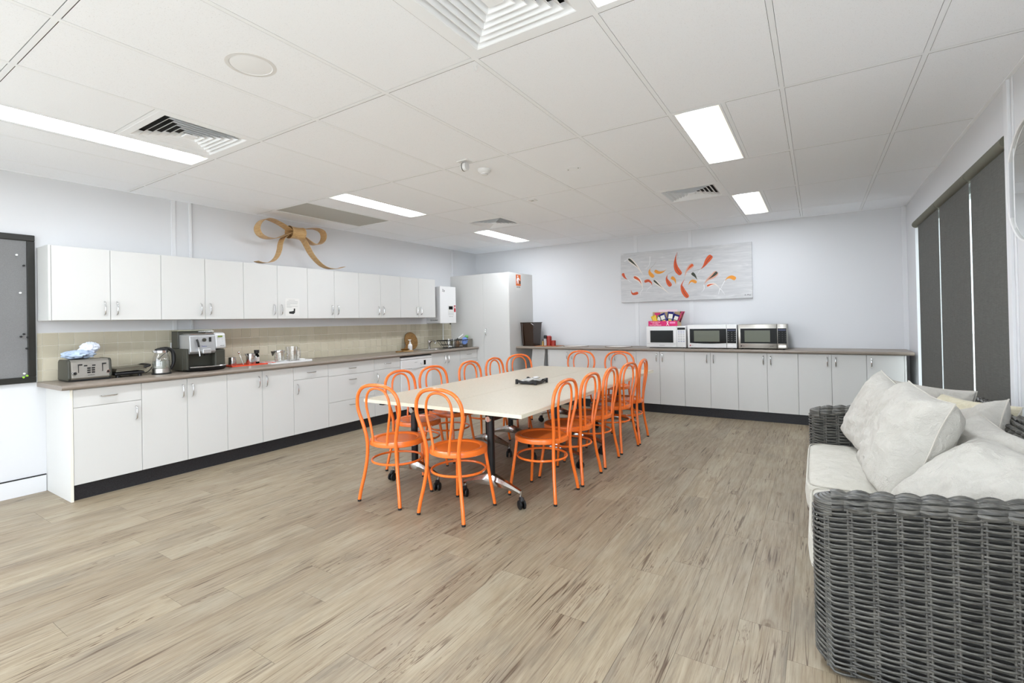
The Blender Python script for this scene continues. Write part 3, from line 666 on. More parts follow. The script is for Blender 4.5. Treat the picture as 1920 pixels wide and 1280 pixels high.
MB().box(0.001, 0.012, BY0+0.03, BY1-0.03, BZa+0.03, BZb-0.03).build('felt_panel', M_FELT, t, off=off)
mf = mat('board_frame', (30, 29, 24), 0.45)
for b in ((BY0, BY1, BZb-0.048, BZb), (BY0, BY1, BZa, BZa+0.048), (BY0, BY0+0.048, BZa+0.0485, BZb-0.0485), (BY1-0.048, BY1, BZa+0.0485, BZb-0.0485)):
    MB().box(0.001, 0.026, *b).build('frame_rail', mf, t, off=off, bevel=0.004)
for k, (u, v, m, lb) in enumerate(((30, 478, M_WPLAS, 'white push pin highest on the notice board'), (43.5, 498, M_BLACK, 'black push pin highest on the notice board'), (37, 549, M_WPLAS, 'white push pin at mid height of the notice board'),
        (38.5, 631, M_BLACK, 'black push pin farthest from the frame in the lower cluster'), (44, 626, M_BLACK, 'black push pin topping the lower cluster on the notice board'), (51, 632, M_BLACK, 'black push pin nearest the side rail in the lower cluster'),
        (49, 653, M_BLACK, 'lone black push pin below the pin cluster'), (44.5, 700, M_WPLAS, 'white push pin near the bottom rail of the notice board'), (43, 707, M_LEAF, 'green push pin beside the white one above the bottom rail'), (50, 704, M_LEAF, 'green push pin nearest the bottom corner of the notice board'))):
    p = pix(u, v, 'x', 0.012); o = MB().lathe([(0.0015, 0), (0.0015, 0.006), (0.007, 0.007), (0.004, 0.012), (0.0075, 0.02), (0.0, 0.021)], axis='x', n=10).build('push_pin', m, loc=p); tag(o, lb, 'push pin', 'push pins on the notice board')

# ================================================================== BACK WALL COUNTER
YF = -0.55
BX = [1.764, 2.118, 2.454, 2.79, 3.136, 3.46, 3.785, 4.106, 4.428, 4.753, 5.076, 5.404, 5.728, 6.055]
def front_y(parent, off, x0, x1, z0, z1, hx, hz):
    g = 0.0016
    d = MB().box(x0+g, x1-g, YF, YF+0.018, z0+g, z1-g).build('door', M_LAM, parent, off=off, bevel=0.0012, seg=1)
    link('handle', H_VY, d, Vector((hx, YF, hz))-Vector(off))
lab = ['two-door base cabinet next to the open knee space', 'two-door base cabinet below the second round placemat', 'two-door base cabinet under the microwave with the pink snack box',
       'two-door base cabinet under the white microwave with black door', 'two-door base cabinet under the stainless microwave', 'two-door base cabinet right of the stainless microwave']
for k in range(7):
    x0 = BX[2*k]; x1 = BX[2*k+2] if k < 6 else BX[13]; off = Vector((x0, 0, 0))
    t = thing('base_cabinet', 'white '+lab[k] if k < 6 else 'white single-door base cabinet at the window end of the back counter', 'cabinet', off, group='white base cabinets under the painting')
    MB().box(x0+0.0005, x1-0.0005, YF+0.019, -0.014, BZ0, BZ1).build('body', M_LAM, t, off=off)
    MB().box(x0+0.02, x1-0.02, -0.46, -0.04, 0, BZ0).build('plinth', M_BLACK, t, off=off)
    if k < 6:
        xm = BX[2*k+1]; front_y(t, off, x0, xm, BZ0, BZ1, xm-0.04, 0.755); front_y(t, off, xm, x1, BZ0, BZ1, xm+0.04, 0.755)
    else:
        front_y(t, off, x0, x1, BZ0, BZ1, x0+0.043, 0.755); MB().box(x1+0.001, x1+0.018, YF-0.001, -0.014, 0, BZ1).build('end_panel', M_LAM, t, off=off, bevel=0.001, seg=1)
    if k == 0: MB().box(x0-0.018, x0-0.001, YF-0.001, -0.014, 0, BZ1).build('end_panel', M_LAM, t, off=off, bevel=0.001, seg=1)
o = MB().box(1.764, 6.055, -0.515, -0.497, 0, BZ0-0.002).build('kickboard', M_KICK, off=(3.9, -0.5, 0), loc=(3.9, -0.5, 0)); tag(o, 'black kickboard under the cabinets of the painting wall', 'kickboard')
wt = MB().prism([(-p[0], p[1]) for p in worktop_profile(0.585)], TX+0.001, 6.138, 'x')
o = wt.build('kitchen_worktop', M_TOP, off=(3.6, 0, CB), loc=(3.6, 0, CB), smooth=True); tag(o, 'long taupe laminate worktop carrying the three microwaves', 'worktop')
o = MB().hexa([(1.32, -0.44, 0), (1.55, -0.44, 0), (1.55, -0.42, 0), (1.32, -0.42, 0)], [(1.44, -0.49, 0.845), (1.668, -0.49, 0.845), (1.668, -0.47, 0.845), (1.44, -0.47, 0.845)]).build('loose_panel', M_LAM, off=(1.44, -0.45, 0), loc=(1.44, -0.45, 0)); tag(o, 'loose white panel leaning in the knee space under the counter', 'panel')

# ---- microwaves
def microwave(name_label, x0, x1, yf, z1, style):
    z0 = CT+0.012; off = Vector(((x0+x1)/2, yf+0.2, CT)); yb = yf+0.38 if style else yf+0.34
    t = thing('microwave', name_label, 'microwave', off)
    body = M_WPLAS if style < 2 else M_STEEL
    MB().box(x0+0.004, x1-0.004, yf+0.03, min(yb, -0.02), z0, z1-0.002).build('case', M_WPLAS if style < 2 else mat('grey_case', (150, 148, 142), 0.35, metal=0.7), t, off=off, bevel=0.004)
    xs_ = x0+(x1-x0)*(0.775 if style == 0 else 0.80)
    dr = MB().box(x0, xs_-0.001, yf, yf+0.03, z0, z1).build('door', body, t, off=off, bevel=0.007 if style else 0.004, smooth=True)
    pn = MB().box(xs_+0.001, x1, yf+0.002, yf+0.03, z0, z1).build('control_panel', body if style else M_WPLAS, t, off=off, bevel=0.005, smooth=True)
    h = z1-z0; w = xs_-x0
    if style == 0:
        a, b, c, d = x0+w*0.13, xs_-w*0.11, z0+h*0.22, z0+h*0.80
    else:
        a, b, c, d = x0+w*0.06, xs_-0.002, z0+h*0.21, z0+h*0.83
    g = MB()
    n = 10; bow_ = 0.0 if style != 1 else 0.008
    poly = [(a+(b-a)*i/n, c-bow_*math.sin(PI*i/n)) for i in range(n+1)]+[(b, d), (a, d)]
    g.prism(poly, yf-0.002, yf-0.0003, 'y'); g.build('window', M_DGLASS, dr, off=off)
    if style:
        MB().box(a+w*0.11, b-w*0.17, yf-0.0028, yf-0.002, c+h*0.06, d-h*0.08).build('inner_window', mat('oven_mesh_reflection', (74, 78, 56), 0.25, spec=0.5), dr, off=off)  # olive reflection is put into the inner window colour
        MB().box(xs_+0.006, x1-0.008, yf-0.0006, yf+0.0016, c, d).build('keypad', M_DGLASS, pn, off=off)
        MB().box(xs_+0.012, x1-0.014, yf-0.0012, yf-0.0006, d-0.028, d-0.012).build('display', mat('lit_display', (34, 38, 62), 0.4, emit=((150, 170, 240), 0.05)), pn, off=off)
        for r in range(5):
            for q in range(3):
                xx = xs_+0.022+q*(x1-xs_-0.04)/2; zz = d-0.05-r*0.026
                MB().box(xx-0.006, xx+0.006, yf-0.0011, yf-0.0006, zz-0.003, zz+0.003).build('key', mat('key_grey', (120, 120, 118), 0.6) if style == 1 else mat('key_dark', (60, 60, 60), 0.6), pn, off=off)
        MB().box(xs_+0.012, x1-0.012, yf-0.001, yf+0.002, z0+0.012, z0+0.045).build('open_button', body, pn, off=off, bevel=0.002)
        MB().lathe([(0.0, 0.0), (0.0085, 0.0)], c=(x0+0.034, yf-0.0012, z0+h*0.1), axis='y', n=16, cap=False).build('logo_disc', M_REDTAG if style == 1 else M_INK, dr, off=off)
        text('brand_mark', 'LG', 0.018, M_GREYINK if style == 1 else M_INK, (x0+0.058, yf-0.001, z0+h*0.1), (1, 0, 0), (0, 0, 1), dr, off)
        if style == 2: text('model_mark', 'SOLAR', 0.014, M_INK, (xs_-0.06, yf-0.001, z0+h*0.09), (1, 0, 0), (0, 0, 1), dr, off)
    else:
        MB().box(xs_+0.01, x1-0.008, yf+0.0006, yf+0.002, z1-0.05, z1-0.02).build('display', M_DGLASS, pn, off=off)
        mb_ = mat('blue_print', (96, 110, 160), 0.7)
        for r in range(7):
            for q in range(3):
                xx = xs_+0.028+q*(x1-xs_-0.056)/2; zz = z1-0.07-r*0.023
                MB().box(xx-0.011, xx+0.011, yf+0.001, yf+0.002, zz-0.0035, zz+0.0035).build('key', mb_ if (r < 2 or r == 6) else M_GREYINK, pn, off=off)
        text('brand_mark', 'SAMSUNG', 0.016, M_GREYINK, (x0+w*0.52, yf-0.0004, z0+h*0.09), (1, 0, 0), (0, 0, 1), dr, off)
        MB().box(x0+w*0.02, xs_-w*0.02, yf-0.0015, yf, z0+h*0.165, z0+h*0.172).build('seam', M_GREYINK, dr, off=off)
    for sx in (x0+0.04, x1-0.04):
        for sy in (yf+0.06, min(yb, -0.02)-0.05): MB().cyl((sx, sy, CT), (sx, sy, z0+0.003), 0.014).build('foot', M_RUB, t, off=off)
microwave('older all-white microwave under the pink snack box', 3.255, 3.785, -0.44, 1.183, 0)
microwave('white microwave with a wide black door in the middle of three', 3.812, 4.412, -0.46, 1.196, 1)
microwave('stainless steel microwave at the window end of the row', 4.428, 4.968, -0.46, 1.196, 2)

# ---- snack box and packets
sz = 1.184; off = Vector((3.46, -0.25, sz))
t = thing('snack_box', 'open pink cardboard charity snack box on the white microwave', 'snack box', off)
bx0, bx1, by0, by1 = 3.262, 3.66, -0.36, -0.13
MB().box(bx0, bx1, by0, by0+0.004, sz, sz+0.072).build('front_panel', M_PINK, t, off=off)
MB().box(bx0, bx1, by0+0.004, by1, sz, sz+0.004).build('base', M_CARD, t, off=off)
MB().box(bx0, bx0+0.004, by0+0.004, by1, sz+0.004, sz+0.072).build('side_panel', M_CARD, t, off=off)
MB().box(bx1-0.004, bx1, by0+0.004, by1, sz+0.004, sz+0.072).build('side_panel', M_CARD, t, off=off)
MB().box(bx0, bx1, by1-0.004, by1, sz+0.004, sz+0.20).build('back_panel', M_CARD, t, off=off)
MB().hexa([(bx1-0.001, -0.33, sz+0.07), (bx1+0.003, -0.33, sz+0.07), (bx1+0.003, by1, sz+0.07), (bx1-0.001, by1, sz+0.07)], [(bx1+0.05, -0.33, sz+0.20), (bx1+0.054, -0.33, sz+0.20), (bx1+0.054, by1, sz+0.20), (bx1+0.05, by1, sz+0.20)]).build('flap', M_PINK, t, off=off)
MB().box(bx0+0.03, bx0+0.11, by1-0.008, by1-0.004, sz+0.10, sz+0.19).build('flap', M_PINK, t, off=off)
MB().box(bx0+0.09, bx1-0.05, by1, by1+0.004, sz+0.19, sz+0.232).build('header_card', mat('pale_pink_card', (238, 214, 222), 0.7), t, off=off)
for k, (s_, zz) in enumerate((('Proudly supporting', 0.056), ('and changing', 0.036), ('Breast Cancer Research', 0.015))):
    text('print', s_, 0.0165, M_WHITEINK, (bx0+0.098, by0-0.0005, sz+zz), (1, 0, 0), (0, 0, 1), t, off)
rb = smooth_path([(bx0+0.25, by0-0.001, sz+0.008), (bx0+0.268, by0-0.001, sz+0.035), (bx0+0.275, by0-0.001, sz+0.058), (bx0+0.266, by0-0.001, sz+0.066), (bx0+0.257, by0-0.001, sz+0.058), (bx0+0.264, by0-0.001, sz+0.035), (bx0+0.284, by0-0.001, sz+0.008)], 4)
MB().tube(rb, 0.0035, 5).build('ribbon_emblem', M_WHITEINK, t, off=off)
MB().box(bx0+0.295, bx0+0.37, by0-0.0006, by0, sz+0.035, sz+0.058).build('print', mat('pink_print', (236, 150, 190), 0.7), t, off=off)
def packet(label, c, w, h, rot, tilt, col, col2, z0):
    m = MB(); n = 9; P = []
    for sgn in (1, -1):
        for i in range(n):
            for j in range(n):
                a, b = -1+2*i/(n-1), -1+2*j/(n-1); d = 0.02*(max(0, (1-a**4))*max(0, (1-b**4)))**0.7
                P.append((a*w/2*(1-0.06*(1-abs(b))), sgn*(d+0.0006), b*h/2))
    q = P[:n*n]; m.grid(q, n, n); m.grid(P[n*n:], n, n)
    o = m.build('snack_packet', mat(col[0], col[1], 0.25, spec=0.6), smooth=True, loc=(c[0], c[1], z0+h/2)); o.rotation_euler = (tilt, rot, 0)
    l_ = MB().add([(-w*0.3, -0.0225, -h*0.1), (w*0.3, -0.0225, -h*0.1), (w*0.32, -0.0225, h*0.28), (-w*0.25, -0.0225, h*0.3)], [(0, 1, 2, 3)]).build('label_print', mat(col2[0], col2[1], 0.4), o)
    l2 = MB().add([(-w*0.22, -0.0205, -h*0.34), (w*0.2, -0.0205, -h*0.36), (w*0.16, -0.0205, -h*0.18), (-w*0.24, -0.0205, -h*0.16)], [(0, 1, 2, 3)]).build('label_print', mat('chip_yellow', (226, 200, 70), 0.4), o)
    return tag(o, label, 'snack packet', 'packets standing in the snack box')
NAVY = ('navy_foil', (34, 36, 104)); CRM = ('cream_print', (222, 220, 208)); YEL = ('yellow_foil', (222, 184, 24)); GRN = ('green_foil', (120, 150, 60)); BRN = ('maroon_foil', (88, 18, 30))
packet('yellow snack packet leaning at the open end of the snack box', (3.335, -0.30, 0), 0.075, 0.12, -0.35, -0.1, YEL, YEL, sz+0.03)
packet('green snack packet beside the yellow one in the snack box', (3.39, -0.27, 0), 0.075, 0.12, 0.25, -0.1, GRN, CRM, sz+0.03)
packet('tilted navy chip packet next to the green packet', (3.455, -0.285, 0), 0.095, 0.15, -0.4, -0.1, NAVY, CRM, sz+0.03)
packet('tallest upright navy chip packet in the middle of the snack box', (3.555, -0.29, 0), 0.095, 0.165, 0.08, -0.12, NAVY, CRM, sz+0.035)
packet('navy chip packet tilted toward the chocolate bars', (3.625, -0.28, 0), 0.09, 0.13, 0.3, -0.12, NAVY, CRM, sz+0.03)
packet('dark maroon snack packet against the pink side flap', (3.672, -0.22, 0), 0.05, 0.15, 0.3, -0.1, BRN, YEL, sz+0.05)

# ---- tub, placemats, condiments on the back counter
off = Vector((1.285, -0.28, CT)); t = thing('storage_tub', 'tall dark brown tapered tub with a side bail handle against the cupboard', 'tub', off)
bq = [(1.205, -0.40), (1.40, -0.40), (1.40, -0.16), (1.205, -0.16)]; tq = [(1.185+0.004, -0.43), (1.425, -0.43), (1.425, -0.13), (1.185+0.004, -0.13)]
m = MB(); z0, z1 = CT, 1.262
inn = [(1.20, -0.415), (1.412, -0.415), (1.412, -0.145), (1.20, -0.145)]; inb = [(1.216, -0.388), (1.389, -0.388), (1.389, -0.172), (1.216, -0.172)]
m.add([(a, b, z0) for a, b in bq]+[(a, b, z1) for a, b in tq]+[(a, b, z1) for a, b in inn]+[(a, b, z0+0.01) for a, b in inb],
      [(3, 2, 1, 0)]+[(i, (i+1) % 4, 4+(i+1) % 4, 4+i) for i in range(4)]+[(4+i, 4+(i+1) % 4, 8+(i+1) % 4, 8+i) for i in range(4)]+[(8+i, 8+(i+1) % 4, 12+(i+1) % 4, 12+i) for i in range(4)]+[(12, 13, 14, 15)])
m.build('body', M_BROWN, t, off=off, bevel=0.006)
MB().tube([(1.19, -0.432, z1), (1.425, -0.432, z1), (1.427, -0.128, z1), (1.19, -0.128, z1)], 0.006, 8, closed=True).build('rim', M_BROWN, t, off=off, smooth=True)
MB().tube(smooth_path([(1.385, -0.436, z1-0.01), (1.45, -0.44, z1-0.05), (1.45, -0.44, z1-0.09), (1.40, -0.438, z1-0.12)], 5), 0.004, 6).build('handle', M_BROWN, t, off=off, smooth=True)
MB().tube([(1.235, -0.42, CT+0.02), (1.222, -0.436, z1-0.01)], 0.012, 8).build('corner_rib', M_BROWN, t, off=off)
o = MB().box(-0.20, 0.20, -0.13, 0.13, 0, 0.004).build('placemat', mat('tan_mat', (176, 110, 64), 0.7), loc=(1.66, -0.34, CT+0.0005)); tag(o, 'tan rectangular placemat under the red canisters', 'placemat')
zt = CT+0.005
def canister(lab_, x, y, r, h):
    t = thing('canister', lab_, 'canister', (x, y, zt)); MB().lathe([(r, 0), (r, h*0.84), (r*0.97, h*0.845)], n=24).build('body', M_RED, t, smooth=True)
    MB().lathe([(r*1.02, h*0.85), (r*1.02, h*0.97), (r*0.9, h), (0, h)], n=24, cap=False).build('lid', M_RED, t, smooth=True)
canister('taller red lacquer canister on the tan placemat', 1.655, -0.32, 0.040, 0.15); canister('shorter red lacquer canister on the tan placemat', 1.735, -0.33, 0.040, 0.085)
t = thing('pepper_grinder', 'clear pepper grinder with black top behind the red canisters', 'grinder', (1.565, -0.28, zt))
MB().lathe([(0.022, 0), (0.022, 0.02), (0.019, 0.03), (0.019, 0.10), (0.021, 0.112)], n=18).build('body', M_WGREY, t, smooth=True); MB().lathe([(0.026, 0.113), (0.027, 0.155), (0.022, 0.165), (0, 0.166)], n=18, cap=True).build('top', M_BLACK, t, smooth=True)
t = thing('sauce_bottle', 'tiny sauce bottle with black cap on the tan placemat', 'bottle', (1.575, -0.385, zt))
MB().lathe([(0.015, 0), (0.015, 0.06), (0.007, 0.075), (0.007, 0.082)], n=14).build('body', mat('sauce_tan', (160, 128, 60), 0.3), t, smooth=True); MB().lathe([(0.009, 0.083), (0.009, 0.10), (0, 0.101)], n=14, cap=True).build('cap', M_BLACK, t, smooth=True)
o = MB().lathe([(0.0, 0.003), (0.018, 0.004), (0.022, 0.035), (0.03, 0.15), (0.031, 0.158), (0.029, 0.157), (0.02, 0.036)], n=16, cap=False).build('pink_bottle', mat('pink_lid', (200, 90, 110), 0.4), loc=(1.62, -0.26, zt)); tag(o, 'slim pink cup standing behind the taller red canister', 'cup')
mring = mat('mat_rim', (126, 104, 84), 0.7)
for x, lb in ((2.13, 'round white placemat on the counter nearer the red canisters'), (2.81, 'round white placemat on the counter beside the white microwave')):
    t = thing('round_placemat', lb, 'placemat', (x, -0.34, CT+0.0005), group='round placemats on the back counter')
    MB().lathe([(0.0, 0.006), (0.185, 0.006), (0.19, 0.004), (0.19, 0.0)], n=48, cap=False).build('disc', mat('mat_white', (226, 224, 220), 0.6), t, smooth=True)
    MB().lathe([(0.191, 0.0), (0.197, 0.002), (0.197, 0.006), (0.191, 0.009), (0.186, 0.007)], n=48, cap=False).build('rim', mring, t, smooth=True)

# ---- koi painting
PX0, PX1, PZ0, PZ1, PYF = 2.765, 4.563, 1.543, 2.291, -0.035
off = Vector(((PX0+PX1)/2, PYF, PZ0)); t = thing('koi_painting', 'wide silver-grey canvas painting of swimming orange koi', 'painting', off)
MB().box(PX0, PX1, PYF, -0.003, PZ0, PZ1).build('canvas', M_CANVAS, t, off=off, bevel=0.003)
c_or = mat('koi_orange', (208, 84, 34), 0.5); c_ye = mat('koi_amber', (222, 146, 46), 0.5); c_wh = mat('koi_white', (226, 218, 208), 0.5); c_bk = mat('koi_black', (56, 60, 48), 0.5); c_pk = mat('koi_salmon', (214, 160, 138), 0.5); c_dk = mat('koi_rust', (150, 60, 30), 0.5); c_st = mat('silver_stroke', (236, 236, 236), 0.5)
def pxz(a, b): p = pix(1150+a/6.857, 440+b/6.857, 'y', PYF); return Vector((p.x, PYF, p.z))
def stroke(pts, w, prof, m, name, lift):
    c = smooth_path([pxz(*p) for p in pts], 6); n = len(c); g = []
    for i in range(n):
        d = (c[min(i+1, n-1)]-c[max(i-1, 0)]); d = d.normalized() if d.length else Vector((1, 0, 0)); q = Vector((d.z, 0, -d.x))*(w*prof(i/(n-1)))
        g += [c[i]+q+Vector((0, -lift, 0)), c[i]-q+Vector((0, -lift, 0))]
    MB().grid(g, n, 2).build(name, m, t, off=off)
body_p = lambda s: max(0.03, math.sin(PI*min(1, (s+0.03)*1.0)**0.55)*(1-0.55*s))
fish = [([(120, 495), (145, 545), (185, 580)], 15, c_or), ([(195, 310), (260, 365), (320, 425), (390, 530)], 22, c_wh), ([(225, 705), (250, 760), (320, 745)][::-1], 15, c_or), ([(265, 540), (330, 580), (365, 640), (380, 700)], 24, c_wh),
        ([(400, 605), (450, 590), (490, 620), (495, 655)], 15, c_or), ([(520, 545), (475, 500), (465, 460), (480, 428)], 19, c_ye), ([(532, 460), (580, 485), (640, 475), (680, 445)], 17, c_ye), ([(520, 585), (570, 630), (640, 690), (730, 765)], 18, c_wh),
        ([(740, 660), (705, 610), (685, 560), (700, 505)], 21, c_or), ([(745, 545), (790, 580), (805, 640)], 17, c_ye), ([(870, 510), (820, 450), (798, 380), (800, 300), (820, 225)], 25, c_or), ([(1025, 380), (980, 420), (940, 470), (915, 545)], 22, c_pk),
        ([(960, 805), (910, 740), (885, 680), (880, 640), (920, 560)], 23, c_or), ([(1262, 265), (1210, 330), (1165, 400), (1120, 445)], 25, c_or), ([(1010, 490), (1050, 530), (1080, 580)], 15, c_bk), ([(1070, 615), (1020, 592), (985, 610), (962, 655)], 15, c_ye),
        ([(1335, 478), (1280, 530), (1210, 580), (1165, 640)], 25, c_pk), ([(1205, 660), (1250, 640), (1310, 635), (1370, 690)], 17, c_wh), ([(1572, 570), (1520, 545), (1470, 555), (1435, 590)], 19, c_ye)]
for k, (pts, w, m) in enumerate(fish):
    stroke(pts, w/6.857*0.0073*1.5, body_p, m, 'painted_koi', 0.0012+0.0001*k)
    if m in (c_wh, c_pk): stroke(pts[:3], w/6.857*0.0073*0.8, body_p, c_bk if k % 3 == 1 else c_or, 'koi_patch', 0.0036)
    elif m is c_or: stroke([(a+3, b+4) for a, b in pts], w/6.857*0.0073*0.22, body_p, c_dk, 'koi_patch', 0.0036)
for k, (pts, w) in enumerate((([(185, 580), (210, 600), (240, 610)], 4), ([(470, 280), (470, 340), (455, 400), (420, 430)], 5), ([(380, 700), (350, 740), (345, 780)], 4), ([(495, 655), (450, 690), (420, 730)], 4), ([(1120, 445), (1060, 455), (1010, 470)], 4), ([(1120, 445), (1090, 490), (1070, 510)], 3),
        ([(1165, 640), (1165, 700), (1130, 740)], 5), ([(1370, 690), (1360, 730), (1350, 770)], 5), ([(1370, 690), (1400, 720), (1435, 770)], 5), ([(1435, 590), (1400, 650), (1385, 690)], 5), ([(700, 505), (750, 480), (790, 455)], 3), ([(480, 428), (520, 390), (550, 345)], 3), ([(820, 225), (830, 300), (800, 330)], 3), ([(140, 340), (165, 330), (185, 310)], 6))):
    stroke(pts, w/6.857*0.0073*0.7, lambda s: 1-0.8*s, c_st if k not in (4, 10, 11, 12) else mat('koi_grey', (140, 132, 124), 0.5), 'fin_stroke', 0.0009)
text('signature', 'A. Mor', 0.028, M_INK, (4.505, PYF-0.0012, 1.585), (1, 0, 0), (0, 0, 1), t, off)

# ================================================================== TABLES
TXa, TXm, TXb = 2.162, 2.908, 3.654; TYa, TYm, TYb = -4.574, -3.056, -1.538; TZ1 = 0.69
def caster(parent, off, x, y, z_top, ang):
    o = Vector(off); c = MB().cyl((x, y, z_top-0.045), (x, y, z_top), 0.010).build('stem', M_ALU, parent, off=off, smooth=True)
    d = Vector((math.cos(ang), math.sin(ang), 0)); s_ = Vector((-d.y, d.x, 0)); ct = Vector((x, y, 0.0))+d*0.018
    for q in (-1, 1):
        a = ct+s_*(0.008*q); b = ct+s_*(0.024*q); zc = Vector((0, 0, 0.031))
        w = MB(); pr = [(0.024, 0.008), (0.031, 0.010), (0.031, 0.021), (0.026, 0.024), (0.0, 0.024)]; n = 22; vs = []
        for r, h in pr:
            for k in range(n):
                an = 2*PI*k/n; vs.append(ct+zc+s_*(h*q)+d*(r*math.cos(an))+Vector((0, 0, r*math.sin(an))))
        w.grid(vs, len(pr), n, cv=True); w.build('wheel', M_RUB, c, off=off, smooth=True)
    h = MB().tube([Vector((x, y, 0.07)), ct+Vector((0, 0, 0.066)), ct+d*0.02+Vector((0, 0, 0.055))], [0.014, 0.02, 0.012], 10).build('fork', M_BLACK, c, off=off, smooth=True)
def table(label, x0, x1, y0, y1, cols, kn):
    off = Vector(((x0+x1)/2, (y0+y1)/2, 0)); xm = (x0+x1)/2
    t = thing('folding_table', label, 'table', off, group='cream folding tables pushed together')
    MB().box(x0+0.0012, x1-0.0012, y0+0.0012, y1-0.0012, TZ1-0.026, TZ1).build('tabletop', M_TABLE, t, off=off, bevel=0.0015, seg=1)
    e = 0.0022
    for b in ((x0+0.0002, x1-0.0002, y0+0.0002, y0+0.0012), (x0+0.0002, x1-0.0002, y1-0.0012, y1-0.0002), (x0+0.0002, x0+0.0012, y0+0.0012, y1-0.0012), (x1-0.0012, x1-0.0002, y0+0.0012, y1-0.0012)): MB().box(*b, TZ1-0.026, TZ1-0.001).build('edge_band', M_TEDGE, t, off=off)
    MB().cyl((xm, cols[0], 0.60), (xm, cols[1], 0.60), 0.024).build('crossbar', M_BPOW, t, off=off, smooth=True)
    for q in (-0.26, 0.26): MB().box(xm+q-0.02, xm+q+0.02, y0+0.08, y1-0.08, TZ1-0.056, TZ1-0.027).build('rail', M_BPOW, t, off=off)
    for yc in cols:
        MB().box(xm-0.28, xm+0.28, yc-0.025, yc+0.025, TZ1-0.05, TZ1-0.0275).build('bracket', M_BPOW, t, off=off)
        MB().cyl((xm, yc, 0.185), (xm, yc, TZ1-0.045), 0.027, n=24).build('column', M_BPOW, t, off=off, smooth=True)
        MB().lathe([(0.0, -0.012), (0.02, -0.012), (0.024, -0.006), (0.024, 0.0)], c=(xm, yc-0.027, 0.60), axis='y', n=20, cap=False).build('knob', M_CHROME, t, off=off, smooth=True)
        f = MB(); n = 14; vs = []
        for i in range(n+1):
            s_ = -1+2*i/n; a = abs(s_); x = xm+0.245*s_; top = 0.205-0.085*a**1.15; th = 0.055*(1-a)**1.3+0.026; wd = 0.020+0.016*(1-a)
            for (dy, dz) in ((-wd*0.55, 0), (wd*0.55, 0), (wd, -th*0.45), (wd*0.7, -th), (-wd*0.7, -th), (-wd, -th*0.45)): vs.append((x, yc+dy, top+dz))
        f.grid(vs, n+1, 6, cv=True); f.f.append(tuple(range(5, -1, -1))); f.f.append(tuple(n*6+k for k in range(6)))
        fo = f.build('foot', M_ALU, t, off=off, smooth=True)
        for sx in (-1, 1): caster(fo, off, xm+sx*0.24, yc, 0.118, random.uniform(-2.4, -0.6))
table('cream folding table at the coffee machine end of the group', TXa, TXm, TYa, TYm, (-4.385, -3.345), 1)
table('cream folding table at the group corner facing the sofa arm', TXm, TXb, TYa, TYm, (-4.385, -3.345), 1)
table('cream folding table on the sink side toward the back counter', TXa, TXm, TYm, TYb, (-2.93, -1.78), 1)
table('cream folding table on the sofa side toward the back counter', TXm, TXb, TYm, TYb, (-2.83, -1.78), 1)
# tray with napkins
ty = (2.935, -3.165, TZ1); t = thing('serving_tray', 'small black tray with curved sides on the tables', 'tray', ty, rotz=0.0)
tw, td = 0.105, 0.11
MB().box(-tw, tw, -td, td, 0.012, 0.017).build('base', M_BLACK, t)
for sx in (-1, 1):
    for sy in (-1, 1): MB().box(sx*tw-0.010, sx*tw+0.010, sy*td-0.010, sy*td+0.010, 0, 0.046).build('leg', M_BLACK, t, bevel=0.002)
def curved_side(p0, p1, th):
    n = 10; b = []; P0, P1 = Vector(p0), Vector(p1); d = (P1-P0).normalized(); s_ = Vector((-d.y, d.x, 0))*th
    for i in range(n+1):
        f = i/n; dip = 0.016*math.sin(PI*f); c = P0.lerp(P1, f); b += [c+s_+Vector((0, 0, 0.042-dip)), c-s_+Vector((0, 0, 0.042-dip)), c-s_+Vector((0, 0, 0.020-dip*0.7)), c+s_+Vector((0, 0, 0.020-dip*0.7))]
    return MB().grid(b, n+1, 4, cv=True)
for a, b in (((-tw+0.01, -td, 0), (tw-0.01, -td, 0)), ((-tw+0.01, td, 0), (tw-0.01, td, 0)), ((-tw, -td+0.01, 0), (-tw, td-0.01, 0)), ((tw, -td+0.01, 0), (tw, td-0.01, 0))): curved_side(a, b, 0.004).build('side', M_BLACK, t)
def sheet(label, rot, z, m, s_=1.0, name='napkin', dx=0.0):
    g = []; n = 8
    for i in range(n):
        for j in range(n):
            a, b = -1+2*i/(n-1), -1+2*j/(n-1); g.append((a*0.088*s_, b*0.093*s_, z+0.016*(abs(a)**2*0.7+0.5*abs(b)**3)+0.004*math.sin(5*a+3*b)))
    o = MB().grid(g, n, n).build(name, m, loc=(ty[0]+dx, ty[1], ty[2]+0.018), solid=0.0015, smooth=True); o.rotation_euler = (0, 0, rot); tag(o, label, 'paper')
sheet('crumpled white printed paper lying in the black tray', 0.2, 0.001, M_PAPER); sheet('folded grey newsprint on top of the papers in the tray', -0.25, 0.009, mat('newsprint', (206, 204, 200), 0.85), 0.8, 'newspaper', 0.01)
pn_ = (ty[0]+0.03, ty[1]+0.035, ty[2]+0.052)
t = thing('teapot_lid', 'small white lid with dark rim resting in the tray', 'lid', pn_)
MB().lathe([(0.0, 0.012), (0.02, 0.010), (0.034, 0.0)], n=20, cap=False).build('dome', M_WPLAS, t, smooth=True); MB().lathe([(0.034, -0.001), (0.037, 0.001), (0.034, 0.003)], n=20, cap=False).build('rim', M_BLACK, t)

